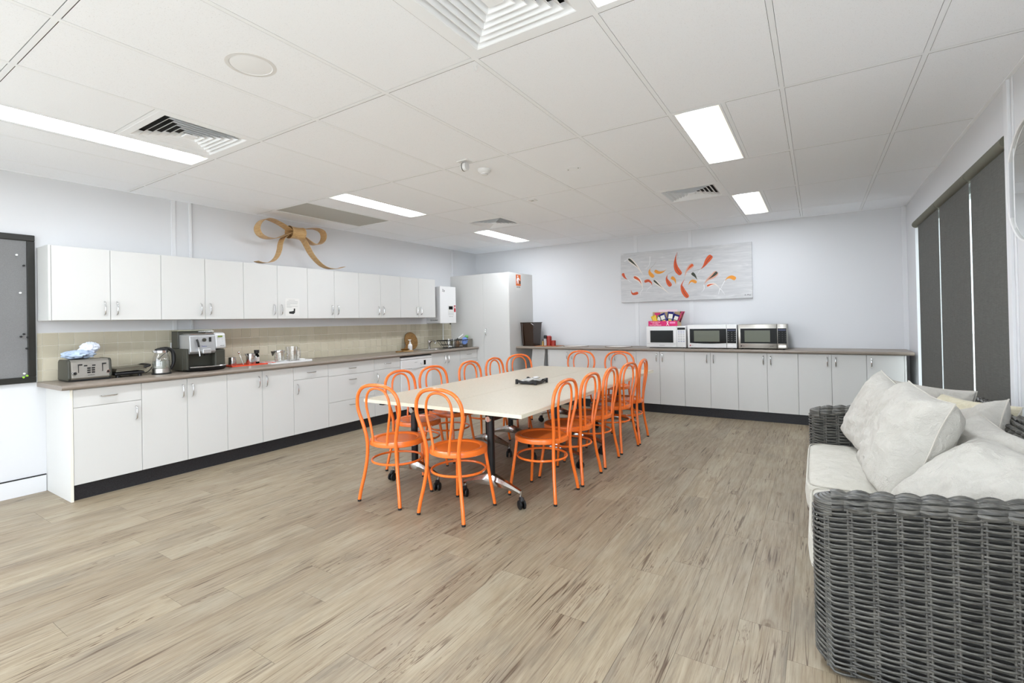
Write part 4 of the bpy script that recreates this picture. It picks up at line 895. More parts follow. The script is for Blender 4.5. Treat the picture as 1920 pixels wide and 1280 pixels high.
# ================================================================== CHAIRS
def make_chair():
    t = thing('bentwood_chair', 'x', 'chair')
    sym = lambda L: L+[(-x, y, z) for (x, y, z) in reversed(L[:-1])]
    hoop = sym([(-0.192, -0.205, 0.012), (-0.180, -0.196, 0.09), (-0.160, -0.182, 0.19), (-0.143, -0.172, 0.30), (-0.137, -0.170, 0.40), (-0.142, -0.176, 0.48), (-0.165, -0.186, 0.57), (-0.191, -0.196, 0.65), (-0.198, -0.203, 0.71), (-0.182, -0.210, 0.785), (-0.120, -0.217, 0.842), (0, -0.220, 0.860)])
    MB().tube(smooth_path(hoop, 4), 0.0125, 12).build('back_hoop', M_ORANGE, t, smooth=True)
    inn = sym([(-0.068, -0.186, 0.43), (-0.069, -0.185, 0.47), (-0.084, -0.189, 0.56), (-0.104, -0.196, 0.65), (-0.111, -0.202, 0.71), (-0.100, -0.207, 0.775), (-0.064, -0.212, 0.82), (0, -0.2145, 0.836)])
    MB().tube(smooth_path(inn, 4), 0.0088, 10).build('inner_hoop', M_ORANGE, t, smooth=True)
    MB().lathe([(0.0, 0.436), (0.150, 0.437), (0.158, 0.444), (0.192, 0.446), (0.200, 0.441), (0.202, 0.43), (0.202, 0.412), (0.196, 0.408), (0.190, 0.414), (0.0, 0.42)], n=48, cap=False).build('seat', M_ORANGE, t, smooth=True)
    for s_ in (-1, 1):
        MB().tube([(s_*0.124, 0.142, 0.415), (s_*0.135, 0.154, 0.30), (s_*0.167, 0.190, 0.012)], 0.0115, 12).build('front_leg', M_ORANGE, t, smooth=True)
        MB().cyl((s_*0.167, 0.190, 0), (s_*0.1665, 0.1895, 0.014), 0.0122).build('foot_cap', M_RUB, t); MB().cyl((s_*0.192, -0.205, 0), (s_*0.1918, -0.2048, 0.014), 0.0132).build('foot_cap', M_RUB, t)
    MB().tube([(0.186*math.cos(2*PI*k/40), 0.186*math.sin(2*PI*k/40)-0.002, 0.288) for k in range(40)], 0.0085, 8, closed=True).build('ring_stretcher', M_ORANGE, t, smooth=True)
    return t
chair0 = make_chair(); used = [False]
def place_chair(x, y, rz, label, group):
    o = chair0 if not used[0] else copy_tree(chair0); used[0] = True
    o.location = (x, y, 0); o.rotation_euler = (0, 0, rz); o['label'] = label; o['group'] = group
pre = 'orange bent-tube chair '
# chair local front is +y; back hoop top sits 0.22 m behind its centre
place_chair(2.603, -4.642, math.radians(4), pre+'at the open table end on the cabinet side', 'orange chairs at the open table end')
place_chair(3.170, -4.622, math.radians(0), pre+'at the open table end on the sofa side', 'orange chairs at the open table end')
ords = ['first', 'second', 'third', 'fourth', 'fifth']
for k, (y, a) in enumerate(((-4.045, 2), (-3.60, -2), (-2.985, 0), (-2.49, 3), (-1.99, -22))):
    place_chair(2.262 if k < 4 else 2.232, y, math.radians(-90+a), pre+'facing away from the cabinets, %s from the open table end' % ords[k], 'orange chairs on the cabinet side')
for k, (y, x, a) in enumerate(((-4.04, 3.508, 0), (-3.58, 3.512, 0), (-3.08, 3.495, 2), (-2.55, 3.495, -6), (-2.145, 3.50, 4))):
    place_chair(x, y, math.radians(90+a), pre+'with its back to the sofa, %s from the open table end' % ords[k], 'orange chairs on the sofa side')
place_chair(2.515, -1.24, math.radians(180), pre+'at the back counter end nearer the tall cupboard', 'orange chairs at the back counter end')
place_chair(3.055, -1.22, math.radians(180), pre+'at the back counter end nearer the microwaves', 'orange chairs at the back counter end')

# ================================================================== BLINDS AND MIRROR
BL = [(-1.715, -0.73), (-2.715, -1.765), (-3.538, -2.765)]
for k, (a, b) in enumerate(BL):
    off = Vector((W+0.012, (a+b)/2, 0.08)); zr = 2.2345
    t = thing('roller_blind', 'charcoal roller blind '+('nearest the back counter', 'in the middle of three', 'beside the round mirror')[k], 'blind', off, group='charcoal roller blinds over the window')
    MB().box(W+0.003, W+0.0045, a, b, 0.10, zr-0.01).build('cloth', M_BLIND, t, off=off)
    MB().cyl((W+0.006, a-0.02 if k < 2 else a, zr), (W+0.006, b+0.02 if k else b+0.135, zr), 0.036, n=28).build('roller', mat('blind_roll', (104, 103, 90), 0.8), t, off=off, smooth=True)
    MB().cyl((W+0.004, a+0.002, 0.095), (W+0.004, b-0.002, 0.095), 0.012, n=12).build('bottom_bar', M_GREYP, t, off=off, smooth=True)
mc = Vector((W, -3.872, 1.95)); R = 0.31
t = thing('round_mirror', 'large round wall mirror with a thin white frame beside the blinds', 'mirror', mc)
MB().lathe([(R-0.012, 0.0), (R-0.010, -0.012), (R-0.004, -0.016), (R, -0.012), (R, -0.001)], axis='x', n=72, cap=False).build('frame', M_WPLAS, t, smooth=True)
MB().lathe([(0.0, -0.005), (R-0.011, -0.005)], axis='x', n=72, cap=False).build('mirror_glass', M_MIRROR, t)
MB().lathe([(0.0, -0.0015), (R-0.015, -0.0015)], axis='x', n=48, cap=False).build('backing', M_GREYP, t)

# ================================================================== WICKER SOFA
from mathutils import noise as mnoise
SX0, SX1, SY0, SY1 = 5.252, 6.125, -5.155, -3.235
atop = lambda x: 0.648+0.105*(x-5.25)
off = Vector((5.69, -4.195, 0)); sofa = thing('wicker_sofa', 'dark grey woven wicker sofa in front of the blinds', 'sofa', off)
def resample(pts, step):
    P = [Vector((p[0], p[1], 0)) for p in pts]; out = []; s = 0; acc = 0; tot = sum((P[i+1]-P[i]).length for i in range(len(P)-1)); n = int(round(tot/step)); st = tot/n; i = 0; base = 0
    for k in range(n+1):
        d = k*st
        while i < len(P)-2 and d > base+(P[i+1]-P[i]).length+1e-9: base += (P[i+1]-P[i]).length; i += 1
        L = (P[i+1]-P[i]).length; out.append(P[i].lerp(P[i+1], min(1, (d-base)/L)))
    return out, st
def weave(name, path, z0, ztop, parent, side=1, pitch=0.0108, spacing=0.07, amp=0.0075, r=0.0043, nseg=5, border=None):
    pts, st = resample(path, spacing/nseg); n = len(pts); nor = []
    for i in range(n):
        d = (pts[min(i+1, n-1)]-pts[max(i-1, 0)]).normalized(); nor.append(Vector((d.y, -d.x, 0))*side)
    zt = [ztop(p) if callable(ztop) else ztop for p in pts]; zb = [z0(p) if callable(z0) else z0 for p in pts]
    rows = int((max(zt)-min(zb))/pitch); m = MB()
    for k in range(rows):
        f = (k+0.5)/rows; ln = []; j = random.uniform(-0.0008, 0.0008)
        for i in range(n):
            ph = PI*i/nseg+k*PI; q = pts[i]+nor[i]*(amp*math.sin(ph)); ln.append((q.x, q.y, zb[i]+(zt[i]-zb[i])*f+j+0.0012*math.sin(ph*0.5)))
        m.tube(ln, r, 6)
    o = m.build(name, M_WICK, parent, off=off, smooth=True); o['kind'] = 'stuff'
    m = MB()
    for i in range(0, n, nseg):
        for e in (-0.006, 0.006):
            d = (pts[min(i+1, n-1)]-pts[max(i-1, 0)]).normalized()*e; m.cyl((pts[i].x+d.x, pts[i].y+d.y, zb[i]), (pts[i].x+d.x, pts[i].y+d.y, zt[i]), 0.0042, n=6)
    o = m.build('stakes', M_WICK, parent, off=off); o['kind'] = 'stuff'
def rope(name, path, zt, half, parent, spacing=0.07, nst=7):      # rolled border along the top of a panel
    pts, st = resample(path, spacing/6); n = len(pts); m = MB()
    for k in range(nst):
        th = PI*(k+0.0)/(nst-1); ln = []
        for i in range(n):
            d = (pts[min(i+1, n-1)]-pts[max(i-1, 0)]).normalized(); no = Vector((d.y, -d.x, 0)); b = 0.74+0.34*abs(math.sin(PI*i/6+0.35*math.cos(th)))
            z = zt(pts[i])-0.018; q = pts[i]+no*(half*math.cos(th)*b); ln.append((q.x, q.y, z+0.034*math.sin(th)*b))
        m.tube(ln, 0.0105, 7)
    o = m.build(name, M_WICK, parent, off=off, smooth=True); o['kind'] = 'stuff'
def corner(cx, cy_, r, a0, a1, n=5): return [(cx+r*math.cos(math.radians(a0+(a1-a0)*i/n)), cy_+r*math.sin(math.radians(a0+(a1-a0)*i/n))) for i in range(n+1)]
AT = 0.115
arm1 = [(SX1, SY0), (SX0+0.045, SY0)]+corner(SX0+0.045, SY0+0.045, 0.045, -90, -180)+corner(SX0+0.045, SY0+AT-0.045, 0.045, 180, 90)+[(SX1-0.12, SY0+AT)]
arm2 = [(SX1-0.12, SY1-AT), (SX0-0.03+0.045, SY1-AT)]+corner(SX0-0.03+0.045, SY1-AT+0.045, 0.045, -90, -180)+corner(SX0-0.03+0.045, SY1-0.045, 0.045, 180, 90)+[(SX1, SY1)]
zb_ = lambda p: 0.012+0.05*max(0, 1-abs(p.x-SX0)/0.05)
for (pth, ya, yb, x0, lo) in ((arm1, SY0, SY0+AT, SX0, 0.032), (arm2, SY1-AT, SY1, SX0-0.03, 0.0)):
    atop = lambda x, lo=lo: 0.648-lo+0.105*(x-5.25)
    a = MB().hexa([(x0+0.014, ya+0.012, 0.02), (SX1-0.01, ya+0.012, 0.02), (SX1-0.01, yb-0.012, 0.02), (x0+0.014, yb-0.012, 0.02)], [(x0+0.014, ya+0.012, atop(x0)-0.02), (SX1-0.01, ya+0.012, atop(SX1)-0.02), (SX1-0.01, yb-0.012, atop(SX1)-0.02), (x0+0.014, yb-0.012, atop(x0)-0.02)]).build('arm', M_WCORE, sofa, off=off, bevel=0.02)
    weave('arm_weave', pth, zb_, lambda p: atop(p.x)-0.022, a, 1 if pth is arm1 else 1)
    ym = (ya+yb)/2; rope('arm_border', [(SX1, ym), (x0+0.052, ym)], lambda p: atop(p.x), 0.058, a)
    cap = MB()
    for q in range(5):
        th = math.radians(-90+45*q); cap.tube([(x0+0.056-0.05*math.cos(b_)*1.0, ym+0.056*math.sin(b_), atop(x0)-0.018-0.016+0.008*q) for b_ in [math.radians(-88+16*i) for i in range(12)]], 0.0105, 7)
    for q in range(3): cap.tube([(x0+0.056-0.036*(1-q*0.3)*math.cos(b_), ym+0.042*(1-q*0.3)*math.sin(b_), atop(x0)+0.004+0.005*q) for b_ in [math.radians(-88+22*i) for i in range(9)]], 0.011, 7)
    o = cap.build('arm_end_roll', M_WICK, a, off=off, smooth=True); o['kind'] = 'stuff'
ba = MB().box(SX1-0.11, SX1-0.012, SY0+AT, SY1-AT, 0.02, 0.745).build('backrest', M_WCORE, sofa, off=off, bevel=0.02)
weave('back_weave', [(SX1-0.122, SY0+AT+0.005), (SX1-0.122, SY1-AT-0.005)], 0.30, 0.745, ba, -1)
weave('back_weave', [(SX1, SY0+0.01), (SX1, SY1-0.01)], 0.02, 0.745, ba, 1, pitch=0.02, r=0.009, nseg=4)
rope('back_border', [(SX1-0.06, SY0+0.02), (SX1-0.06, SY1-0.02)], lambda p: 0.768, 0.06, ba)
sb = MB().box(SX0+0.02, SX1-0.13, SY0+AT+0.002, SY1-AT-0.002, 0.04, 0.275).build('seat_base', M_WCORE, sofa, off=off, bevel=0.01)
weave('seat_weave', [(SX0+0.008, SY0+AT+0.004), (SX0+0.008, SY1-AT-0.004)], 0.05, 0.275, sb, -1)
for x in (SX0+0.08, SX1-0.08):
    for y in (SY0+0.06, SY1-0.06): MB().cyl((x, y, 0), (x, y, 0.03), 0.022, n=14).build('foot', M_RUB, sofa, off=off)
def seat_cushion(label, y0, y1, z0, z1, x0):
    nx, ny = 22, 22; x1 = SX1-0.135; g = []; m = MB(); sup = lambda a: math.copysign(abs(a)**0.5, a)
    c = Vector(((x0+x1)/2, (y0+y1)/2, 0)); hx_, hy_, hz = (x1-x0)/2, (y1-y0)/2, (z1-z0)/2
    nu, nv = 56, 13; pts = []
    for j in range(nv):
        ph = -PI/2+PI*j/(nv-1); cz, sz_ = math.cos(ph), math.sin(ph); e1 = 0.34
        for i in range(nu):
            th = 2*PI*i/nu; e2 = 0.16; sp = lambda w, e: math.copysign(abs(w)**e, w)
            x = hx_*sp(cz, e1)*sp(math.cos(th), e2); y = hy_*sp(cz, e1)*sp(math.sin(th), e2); z = hz*sp(sz_, e1)
            z += 0.012*(1-(x/hx_)**2)*(1-(y/hy_)**2)*(1 if sz_ > 0 else 0)+0.004*mnoise.noise(Vector((x*6, y*6, 3)))
            pts.append((c.x+x, c.y+y, (z0+z1)/2+z))
    m.grid(pts, nv, nu, cv=True); o3 = Vector((c.x, c.y, z0)); t = thing('seat_cushion', label, 'cushion', o3, group='cream sofa seat cushions')
    m.build('cover', M_CUSH, t, off=o3, smooth=True)
    sp = lambda w, e: math.copysign(abs(w)**e, w); ring = lambda zz, f: [(c.x+hx_*f*sp(math.cos(2*PI*i/64), 0.16), c.y+hy_*f*sp(math.sin(2*PI*i/64), 0.16), zz) for i in range(64)]
    MB().tube(ring(z1-0.016, 0.972), 0.0035, 5, closed=True).build('piping', M_PIPE, t, off=o3, smooth=True); MB().tube(ring(z0+0.016, 0.972), 0.0035, 5, closed=True).build('piping', M_PIPE, t, off=o3, smooth=True)
seat_cushion('cream linen seat cushion at the mirror end of the wicker sofa', SY0+AT+0.012, -4.36, 0.286, 0.448, SX0-0.028)
seat_cushion('cream linen seat cushion at the back counter end of the wicker sofa', -4.352, SY1-AT-0.012, 0.286, 0.448, SX0-0.05)
def pillow(label, c, nrm, upv, w, h, T, m=None, seed=1, group='loose cushions heaped on the sofa'):
    nz = Vector(nrm).normalized(); u3 = Vector(upv); u3 = (u3-nz*u3.dot(nz)).normalized(); r3 = u3.cross(nz); n = 47
    c = Vector(c); t = thing('scatter_cushion', label, 'cushion', c, group=group); mb = MB(); ed = []
    def P(a, b, sg):
        pin = 0.075; x = a*(1-pin*(1-b*b)*(abs(a)**2)); y = b*(1-pin*(1-a*a)*(abs(b)**2))
        d = (max(0, 1-a**4)*max(0, 1-b**4))**0.52
        wr = mnoise.noise(Vector((a*2.1+seed*7, b*2.1, sg*3)))*0.17+mnoise.noise(Vector((a*5.5+b*2, b*5.5-a*3+seed*3, sg*5)))*0.08+0.22*(0.28-abs(mnoise.noise(Vector((a*2.3+seed*1.7+0.5*b, b*1.5-0.6*a+seed, sg*2+seed)))))+0.10*(0.25-abs(mnoise.noise(Vector((a*6+b*3+seed, b*4-a*2, sg*4+seed*2)))))
        fan = 0.05*math.sin(9*math.atan2(b-0.98, a-0.98)+seed)*math.exp(-3*((a-0.9)**2+(b-0.9)**2))+0.05*math.sin(8*math.atan2(b+0.98, a+0.98)+seed)*math.exp(-3*((a+0.9)**2+(b+0.9)**2))
        z = sg*T*d*(1+wr)+T*fan*d**0.4; z += 0.02*mnoise.noise(Vector((a*1.3+seed, b*1.3, 9)))
        return c+r3*(x*w/2)+u3*(y*h/2)+nz*z
    for sg in (1, -1): mb.grid([P(-1+2*i/(n-1), -1+2*j/(n-1), sg) for i in range(n) for j in range(n)], n, n)
    mb.build('cover', m or M_PILW, t, off=c, smooth=True)
    q = [-1+2*i/24 for i in range(24)]; ring = [P(a, -1, 1) for a in q]+[P(1, a, 1) for a in q]+[P(-a, 1, 1) for a in q]+[P(-1, -a, 1) for a in q]
    MB().tube(ring, 0.0032, 5, closed=True).build('seam', M_PIPE, t, off=c, smooth=True); return t
pillow('plump white linen cushion standing upright at the front of the heap', (5.610, -4.36, 0.700), (-0.92, -0.14, 0.34), (0.36, 0, 0.93), 0.52, 0.52, 0.125, seed=1)
pillow('white linen cushion slumped against the near woven arm of the sofa', (5.79, -4.765, 0.585), (-0.50, -0.42, 0.76), (0.62, 0.25, 0.6), 0.50, 0.50, 0.115, seed=2)
pillow('white linen cushion leaning in the corner by the far woven arm', (5.572, -3.60, 0.672), (-0.86, -0.30, 0.36), (0.40, -0.1, 0.9), 0.50, 0.48, 0.10, seed=3)
pillow('white linen cushion standing against the far woven arm', (5.80, -3.475, 0.665), (-0.12, -0.97, 0.2), (0.12, 0.0, 1), 0.42, 0.42, 0.075, seed=4)
pillow('ivory cushion tucked behind the white ones', (5.92, -3.78, 0.640), (-0.75, -0.5, 0.4), (0.3, 0.2, 0.9), 0.42, 0.42, 0.09, M_PILY, seed=5)
pillow('white linen cushion with its corner pointing up against the sofa back', (5.865, -4.02, 0.640), (-0.80, -0.30, 0.50), (0.35, 0.62, 0.70), 0.42, 0.42, 0.09, seed=6)
pillow('white linen cushion reclining between the upright and slumped ones', (5.80, -4.42, 0.635), (-0.62, -0.25, 0.74), (0.72, 0.1, 0.66), 0.48, 0.46, 0.085, seed=7)

# ================================================================== BOW ON THE WALL CABINETS
off = Vector((0.17, -3.85, UZ1)); t = thing('wooden_bow', 'large bent plywood ribbon bow standing on the wall cabinets', 'decoration', off)
def bw_pt(a, b): p = pix(470+a/10.667, 400+b/10.667, 'x', 0.18); return Vector((0.18, p.y, p.z))
def ribbon(name, pts, w0, w1, k=6):
    c = smooth_path([bw_pt(*p[:2]) for p in pts], k); n = len(c); g = []
    for i in range(n):
        f = i/(n-1); wd = w0+(w1-w0)*f; d = (c[min(i+1, n-1)]-c[max(i-1, 0)]).normalized(); no = Vector((0, d.z, -d.y))*0.002
        g += [c[i]+Vector((wd, 0, 0))+no, c[i]+Vector((-wd, 0, 0))+no, c[i]+Vector((-wd, 0, 0))-no, c[i]+Vector((wd, 0, 0))-no]
    for q in g: q.z = max(q.z, UZ1+0.001)
    m = MB().grid(g, n, 4, cv=True); m.f += [(0, 1, 2, 3), ((n-1)*4+3, (n-1)*4+2, (n-1)*4+1, (n-1)*4)]
    return m.build(name, M_BOW, t, off=off, smooth=True)
ribbon('loop', [(790, 345), (700, 280), (600, 215), (470, 150), (340, 108), (230, 135), (150, 220), (130, 320), (180, 420), (290, 485), (430, 505), (570, 480), (690, 430), (790, 385)], 0.062, 0.062)
ribbon('loop', [(930, 330), (1050, 318), (1180, 305), (1320, 312), (1430, 370), (1460, 470), (1425, 570), (1340, 625), (1240, 615), (1130, 545), (1030, 470), (930, 420)], 0.058, 0.058)
ribbon('tail', [(720, 440), (640, 500), (595, 600), (575, 720), (530, 850), (440, 950), (330, 985), (210, 985), (110, 955)], 0.055, 0.048)
ribbon('tail', [(860, 420), (960, 460), (1060, 545), (1130, 670), (1200, 800), (1300, 930), (1420, 1040), (1560, 1100), (1720, 1105), (1850, 1070)], 0.06, 0.045)
kn = MB(); g = []
for i in range(9):
    f = -1+2*i/8
    for k in range(24):
        a = 2*PI*k/24; c0 = bw_pt(890, 395); g.append((0.19+0.085*math.cos(a)*(1-0.10*(1-f*f)), c0.y+f*0.085, c0.z+0.075*math.sin(a)*(1-0.12*(1-f*f))))
kn.grid(g, 9, 24, cv=True); kn.build('knot', M_BOW, t, off=off, smooth=True, solid=0.004)

# ================================================================== ON THE TILED COUNTER
# toaster
y0, y1, xf, xb = -5.928, -5.642, 0.31, 0.07; off = Vector((0.19, -5.785, CT))
t = thing('toaster', 'four-slice steel and black toaster beside the notice board', 'toaster', off)
poly = [(xb, CT+0.012), (xf-0.012, CT+0.012), (xf, CT+0.03), (xf-0.012, CT+0.155), (xf-0.03, CT+0.172), (xb+0.03, CT+0.172), (xb+0.008, CT+0.155)]
MB().prism(poly, y0+0.02, y1-0.02, 'y').build('body', M_STEEL, t, off=off)
for a, b in ((y0, y0+0.022), (y1-0.022, y1)): MB().prism([(p[0]+(0.004 if p[0] > 0.2 else -0.004), p[1]+(0.003 if p[1] > CT+0.1 else -0.002)) for p in poly], a, b, 'y').build('end_cap', M_GREYP, t, off=off, bevel=0.008)
MB().box(xb+0.01, xf-0.008, y0+0.004, y1-0.004, CT+0.004, CT+0.014).build('base', M_BLACK, t, off=off)
fp = MB().hexa([(xf-0.003, y0+0.028, CT+0.03), (xf+0.0035, y0+0.028, CT+0.03), (xf+0.0035, y1-0.028, CT+0.03), (xf-0.003, y1-0.028, CT+0.03)], [(xf-0.016, y0+0.028, CT+0.155), (xf-0.0085, y0+0.028, CT+0.155), (xf-0.0085, y1-0.028, CT+0.155), (xf-0.016, y1-0.028, CT+0.155)]).build('front_panel', M_STEEL, t, off=off)
fx = lambda z: xf+0.0040-0.012*(z-0.03)/0.125
for yy in (-5.862, -5.706):
    MB().box(fx(0.09)-0.004, fx(0.09)+0.0015, yy-0.0025, yy+0.0025, CT+0.06, CT+0.135).build('lever_slot', M_BLACK, t, off=off)
    MB().box(fx(0.135), fx(0.135)+0.018, yy-0.004, yy+0.022, CT+0.128, CT+0.138).build('lever', M_BLACK, t, off=off, bevel=0.002)
for yy, rr in ((-5.888, 0.016), (-5.672, 0.014)):
    kb = MB().lathe([(rr, 0), (rr, 0.008), (rr*0.85, 0.011), (0, 0.011)], c=(fx(0.06), yy, CT+0.066), axis='x', n=22, cap=False).build('dial', M_CHROME, t, off=off, smooth=True)
    MB().lathe([(rr*0.72, 0.0112), (rr*0.7, 0.013), (0, 0.013)], c=(fx(0.06), yy, CT+0.066), axis='x', n=18, cap=False).build('dial_face', M_BLACK, kb, off=off)
for r in range(3):
    for q in range(2): MB().box(fx(0.085), fx(0.085)+0.003, -5.807+q*0.028, -5.785+q*0.028, CT+0.062+r*0.017, CT+0.074+r*0.017).build('button', M_BLACK, t, off=off)
for q in (-5.825, -5.772): MB().box(fx(0.125), fx(0.125)+0.003, q-0.002, q+0.02, CT+0.118, CT+0.128).build('button', M_BLACK, t, off=off, bevel=0.001)
text('brand_mark', 'SUNBEAM', 0.010, M_INK, (fx(0.045)+0.0008, -5.782, CT+0.046), (0, 1, 0), (-0.096, 0, 1), t, off)
for yy in (-5.86, -5.70): MB().box(xb+0.05, xb+0.075, yy-0.055, yy+0.055, CT+0.1715, CT+0.1725).build('slot', M_BLACK, t, off=off); MB().box(xb+0.12, xb+0.145, yy-0.055, yy+0.055, CT+0.1715, CT+0.1725).build('slot', M_BLACK, t, off=off)
# plastic bag: a lumpy knotted bag
def blob(c, s, seed, amp=0.25, n=20, fr=3.0):
    g = []
    for j in range(n):
        ph = -PI/2+PI*j/(n-1)
        for i in range(2*n):
            th = PI*i/n; d = Vector((math.cos(ph)*math.cos(th), math.cos(ph)*math.sin(th), math.sin(ph)))
            rr = 1+amp*(mnoise.noise(d*fr+Vector((seed, 0, 0)))+0.6*mnoise.noise(d*fr*2.7+Vector((0, seed, 0)))+0.35*abs(mnoise.noise(d*fr*5+Vector((0, 0, seed))))); g.append((c[0]+d.x*s[0]*rr, c[1]+d.y*s[1]*rr, c[2]+d.z*s[2]*rr))
    return MB().grid(g, n, 2*n, cv=True)
bz = CT+0.174
t = thing('plastic_bag', 'crumpled clear plastic bag lying on top of the toaster', 'bag', (0.18, -5.81, bz)); o0 = (0.18, -5.81, bz)
b_ = blob((0.18, -5.825, bz+0.036), (0.085, 0.105, 0.036), 3); b_.v = [(x, y, max(z, bz+0.0008)) for x, y, z in b_.v]; b_.build('bag_body', mat('bag_blue', (176, 192, 214), 0.25, spec=0.6), t, off=o0, smooth=True)
b_ = blob((0.17, -5.745, bz+0.090), (0.055, 0.060, 0.044), 9); b_.build('bag_top', M_FILM, t, off=o0, smooth=True)
MB().tube([(0.19, -5.84, bz+0.065), (0.18, -5.80, bz+0.085), (0.175, -5.77, bz+0.10)], [0.004, 0.018, 0.03], 9).build('bag_tie', M_FILM, t, off=o0, smooth=True)
# sandwich press
off = Vector((0.18, -5.5, CT)); t = thing('sandwich_press', 'flat black and steel sandwich press beside the toaster', 'sandwich press', off)
MB().box(0.06, 0.30, -5.62, -5.40, CT+0.018, CT+0.045).build('lower_plate', M_BLACK, t, off=off, bevel=0.012)
MB().hexa([(0.06, -5.615, CT+0.048), (0.30, -5.615, CT+0.048), (0.30, -5.385, CT+0.056), (0.06, -5.385, CT+0.056)], [(0.08, -5.60, CT+0.078), (0.28, -5.60, CT+0.078), (0.27, -5.38, CT+0.090), (0.09, -5.38, CT+0.090)]).build('upper_plate', mat('press_steel', (120, 116, 104), 0.3, metal=0.9), t, off=off, bevel=0.006)
MB().tube(smooth_path([(0.28, -5.40, CT+0.075), (0.285, -5.36, CT+0.086), (0.22, -5.35, CT+0.09), (0.12, -5.35, CT+0.09), (0.085, -5.38, CT+0.08)], 4), 0.010, 8).build('handle', M_BLACK, t, off=off, smooth=True)
for x in (0.09, 0.27):
    for y in (-5.59, -5.43): MB().cyl((x, y, CT), (x, y, CT+0.02), 0.014, n=12).build('foot', M_BLACK, t, off=off)
MB().tube(smooth_path([(0.10, -5.39, CT+0.03), (0.09, -5.34, CT+0.008), (0.06, -5.28, CT+0.02), (0.04, -5.22, CT+0.09), (0.035, -5.14, CT+0.17), (0.045, -5.05, CT+0.222)], 6), 0.0035, 7).build('power_cord', M_BLACK, t, off=off)
oc = (0.008, -5.02, 1.115); t = thing('power_outlet', 'white double power outlet on the splashback behind the kettle', 'outlet', oc)
MB().box(0.008, 0.018, -5.08, -4.965, 1.078, 1.152).build('plate', M_WPLAS, t, off=oc, bevel=0.003); MB().box(0.018, 0.022, -5.07, -5.055, 1.13, 1.145).build('switch', M_WGREY, t, off=oc)
MB().lathe([(0.02, 0.0), (0.02, 0.02), (0.012, 0.03), (0, 0.03)], c=(0.018, -5.035, 1.108), axis='x', n=16, cap=True).build('plug', M_BLACK, t, off=oc, smooth=True)
# kettle
kx, ky = 0.29, -5.27; o0 = (kx, ky, CT); t = thing('glass_kettle', 'glass kettle half full of water with black handle', 'kettle', o0)
MB().lathe([(0.075, 0), (0.076, 0.008), (0.070, 0.012)], c=o0, n=30).build('power_base', M_BLACK, t, off=o0, smooth=True)
MB().lathe([(0.070, 0.013), (0.070, 0.052)], c=o0, n=30).build('steel_base', M_STEEL, t, off=o0, smooth=True)
MB().lathe([(0.0685, 0.054), (0.069, 0.10), (0.062, 0.15), (0.050, 0.185), (0.048, 0.192)], c=o0, n=30, cap=False).build('glass_body', M_GLASS, t, off=o0, smooth=True)
MB().lathe([(0.0, 0.055), (0.066, 0.056), (0.0655, 0.118), (0.0, 0.1185)], c=o0, n=30, cap=False).build('water', mat('kettle_water', (186, 190, 176), 0.08, trans=0.6, ior=1.33), t, off=o0, smooth=True)
MB().lathe([(0.0495, 0.192), (0.050, 0.212)], c=o0, n=30).build('collar', M_CHROME, t, off=o0, smooth=True)
MB().lathe([(0.050, 0.213), (0.047, 0.226), (0.02, 0.236), (0.0, 0.237)], c=o0, n=30, cap=False).build('lid', M_BLACK, t, off=o0, smooth=True)
MB().tube(smooth_path([(kx, ky-0.01, CT+0.229), (kx, ky+0.05, CT+0.228), (kx, ky+0.09, CT+0.20), (kx, ky+0.102, CT+0.14), (kx, ky+0.095, CT+0.08), (kx, ky+0.072, CT+0.035)], 5), [0.010+0.006*math.sin(PI*i/25) for i in range(26)], 10).build('handle', M_BLACK, t, off=o0, smooth=True)
MB().hexa([(kx-0.016, ky-0.062, CT+0.195), (kx+0.016, ky-0.062, CT+0.195), (kx+0.02, ky-0.04, CT+0.19), (kx-0.02, ky-0.04, CT+0.19)], [(kx-0.012, ky-0.072, CT+0.214), (kx+0.012, ky-0.072, CT+0.214), (kx+0.02, ky-0.04, CT+0.214), (kx-0.02, ky-0.04, CT+0.214)]).build('spout', M_CHROME, t, off=o0)
# coffee machine
off = Vector((0.24, -4.925, CT)); t = thing('coffee_machine', 'silver and charcoal automatic coffee machine under the wall cabinets', 'coffee machine', off)
ya, yb_, yc, yd = -5.10, -5.02, -4.85, -4.752
MB().box(0.07, 0.30, ya, yd, CT+0.008, CT+0.215).build('lower_body', M_GREYP, t, off=off, bevel=0.008)
MB().box(0.30, 0.385, yc, yd, CT+0.03, CT+0.20).build('service_door', M_GREYP, t, off=off, bevel=0.012)
MB().box(0.30, 0.375, ya+0.002, ya+0.022, CT+0.02, CT+0.215).build('side_panel', M_GREYP, t, off=off, bevel=0.004)
hd = MB().prism([(0.10, CT+0.165), (0.385, CT+0.165), (0.405, CT+0.185), (0.392, CT+0.335), (0.37, CT+0.345), (0.10, CT+0.345)], ya+0.02, yc, 'y').build('brew_head', M_SILV, t, off=off, bevel=0.006)
ctl = MB().prism([(0.10, CT+0.205), (0.395, CT+0.205), (0.405, CT+0.22), (0.388, CT+0.348), (0.36, CT+0.36), (0.10, CT+0.36)], yc+0.001, yd-0.002, 'y').build('control_head', mat('silver_light', (206, 207, 208), 0.3, metal=0.4), t, off=off, bevel=0.008)
MB().box(0.075, 0.20, ya+0.004, -4.78, CT+0.216, CT+0.378).build('bean_hopper', M_GREYP, t, off=off, bevel=0.006)
MB().box(0.07, 0.21, ya+0.002, -4.775, CT+0.379, CT+0.388).build('hopper_lid', mat('tinted_lid', (150, 150, 130), 0.2), t, off=off, bevel=0.003)
MB().tube([(0.22, ya+0.03, CT+0.352), (0.375, ya+0.03, CT+0.352), (0.375, yc-0.01, CT+0.352), (0.22, yc-0.01, CT+0.352)], 0.004, 8, closed=True).build('cup_rail', M_CHROME, t, off=off, smooth=True)
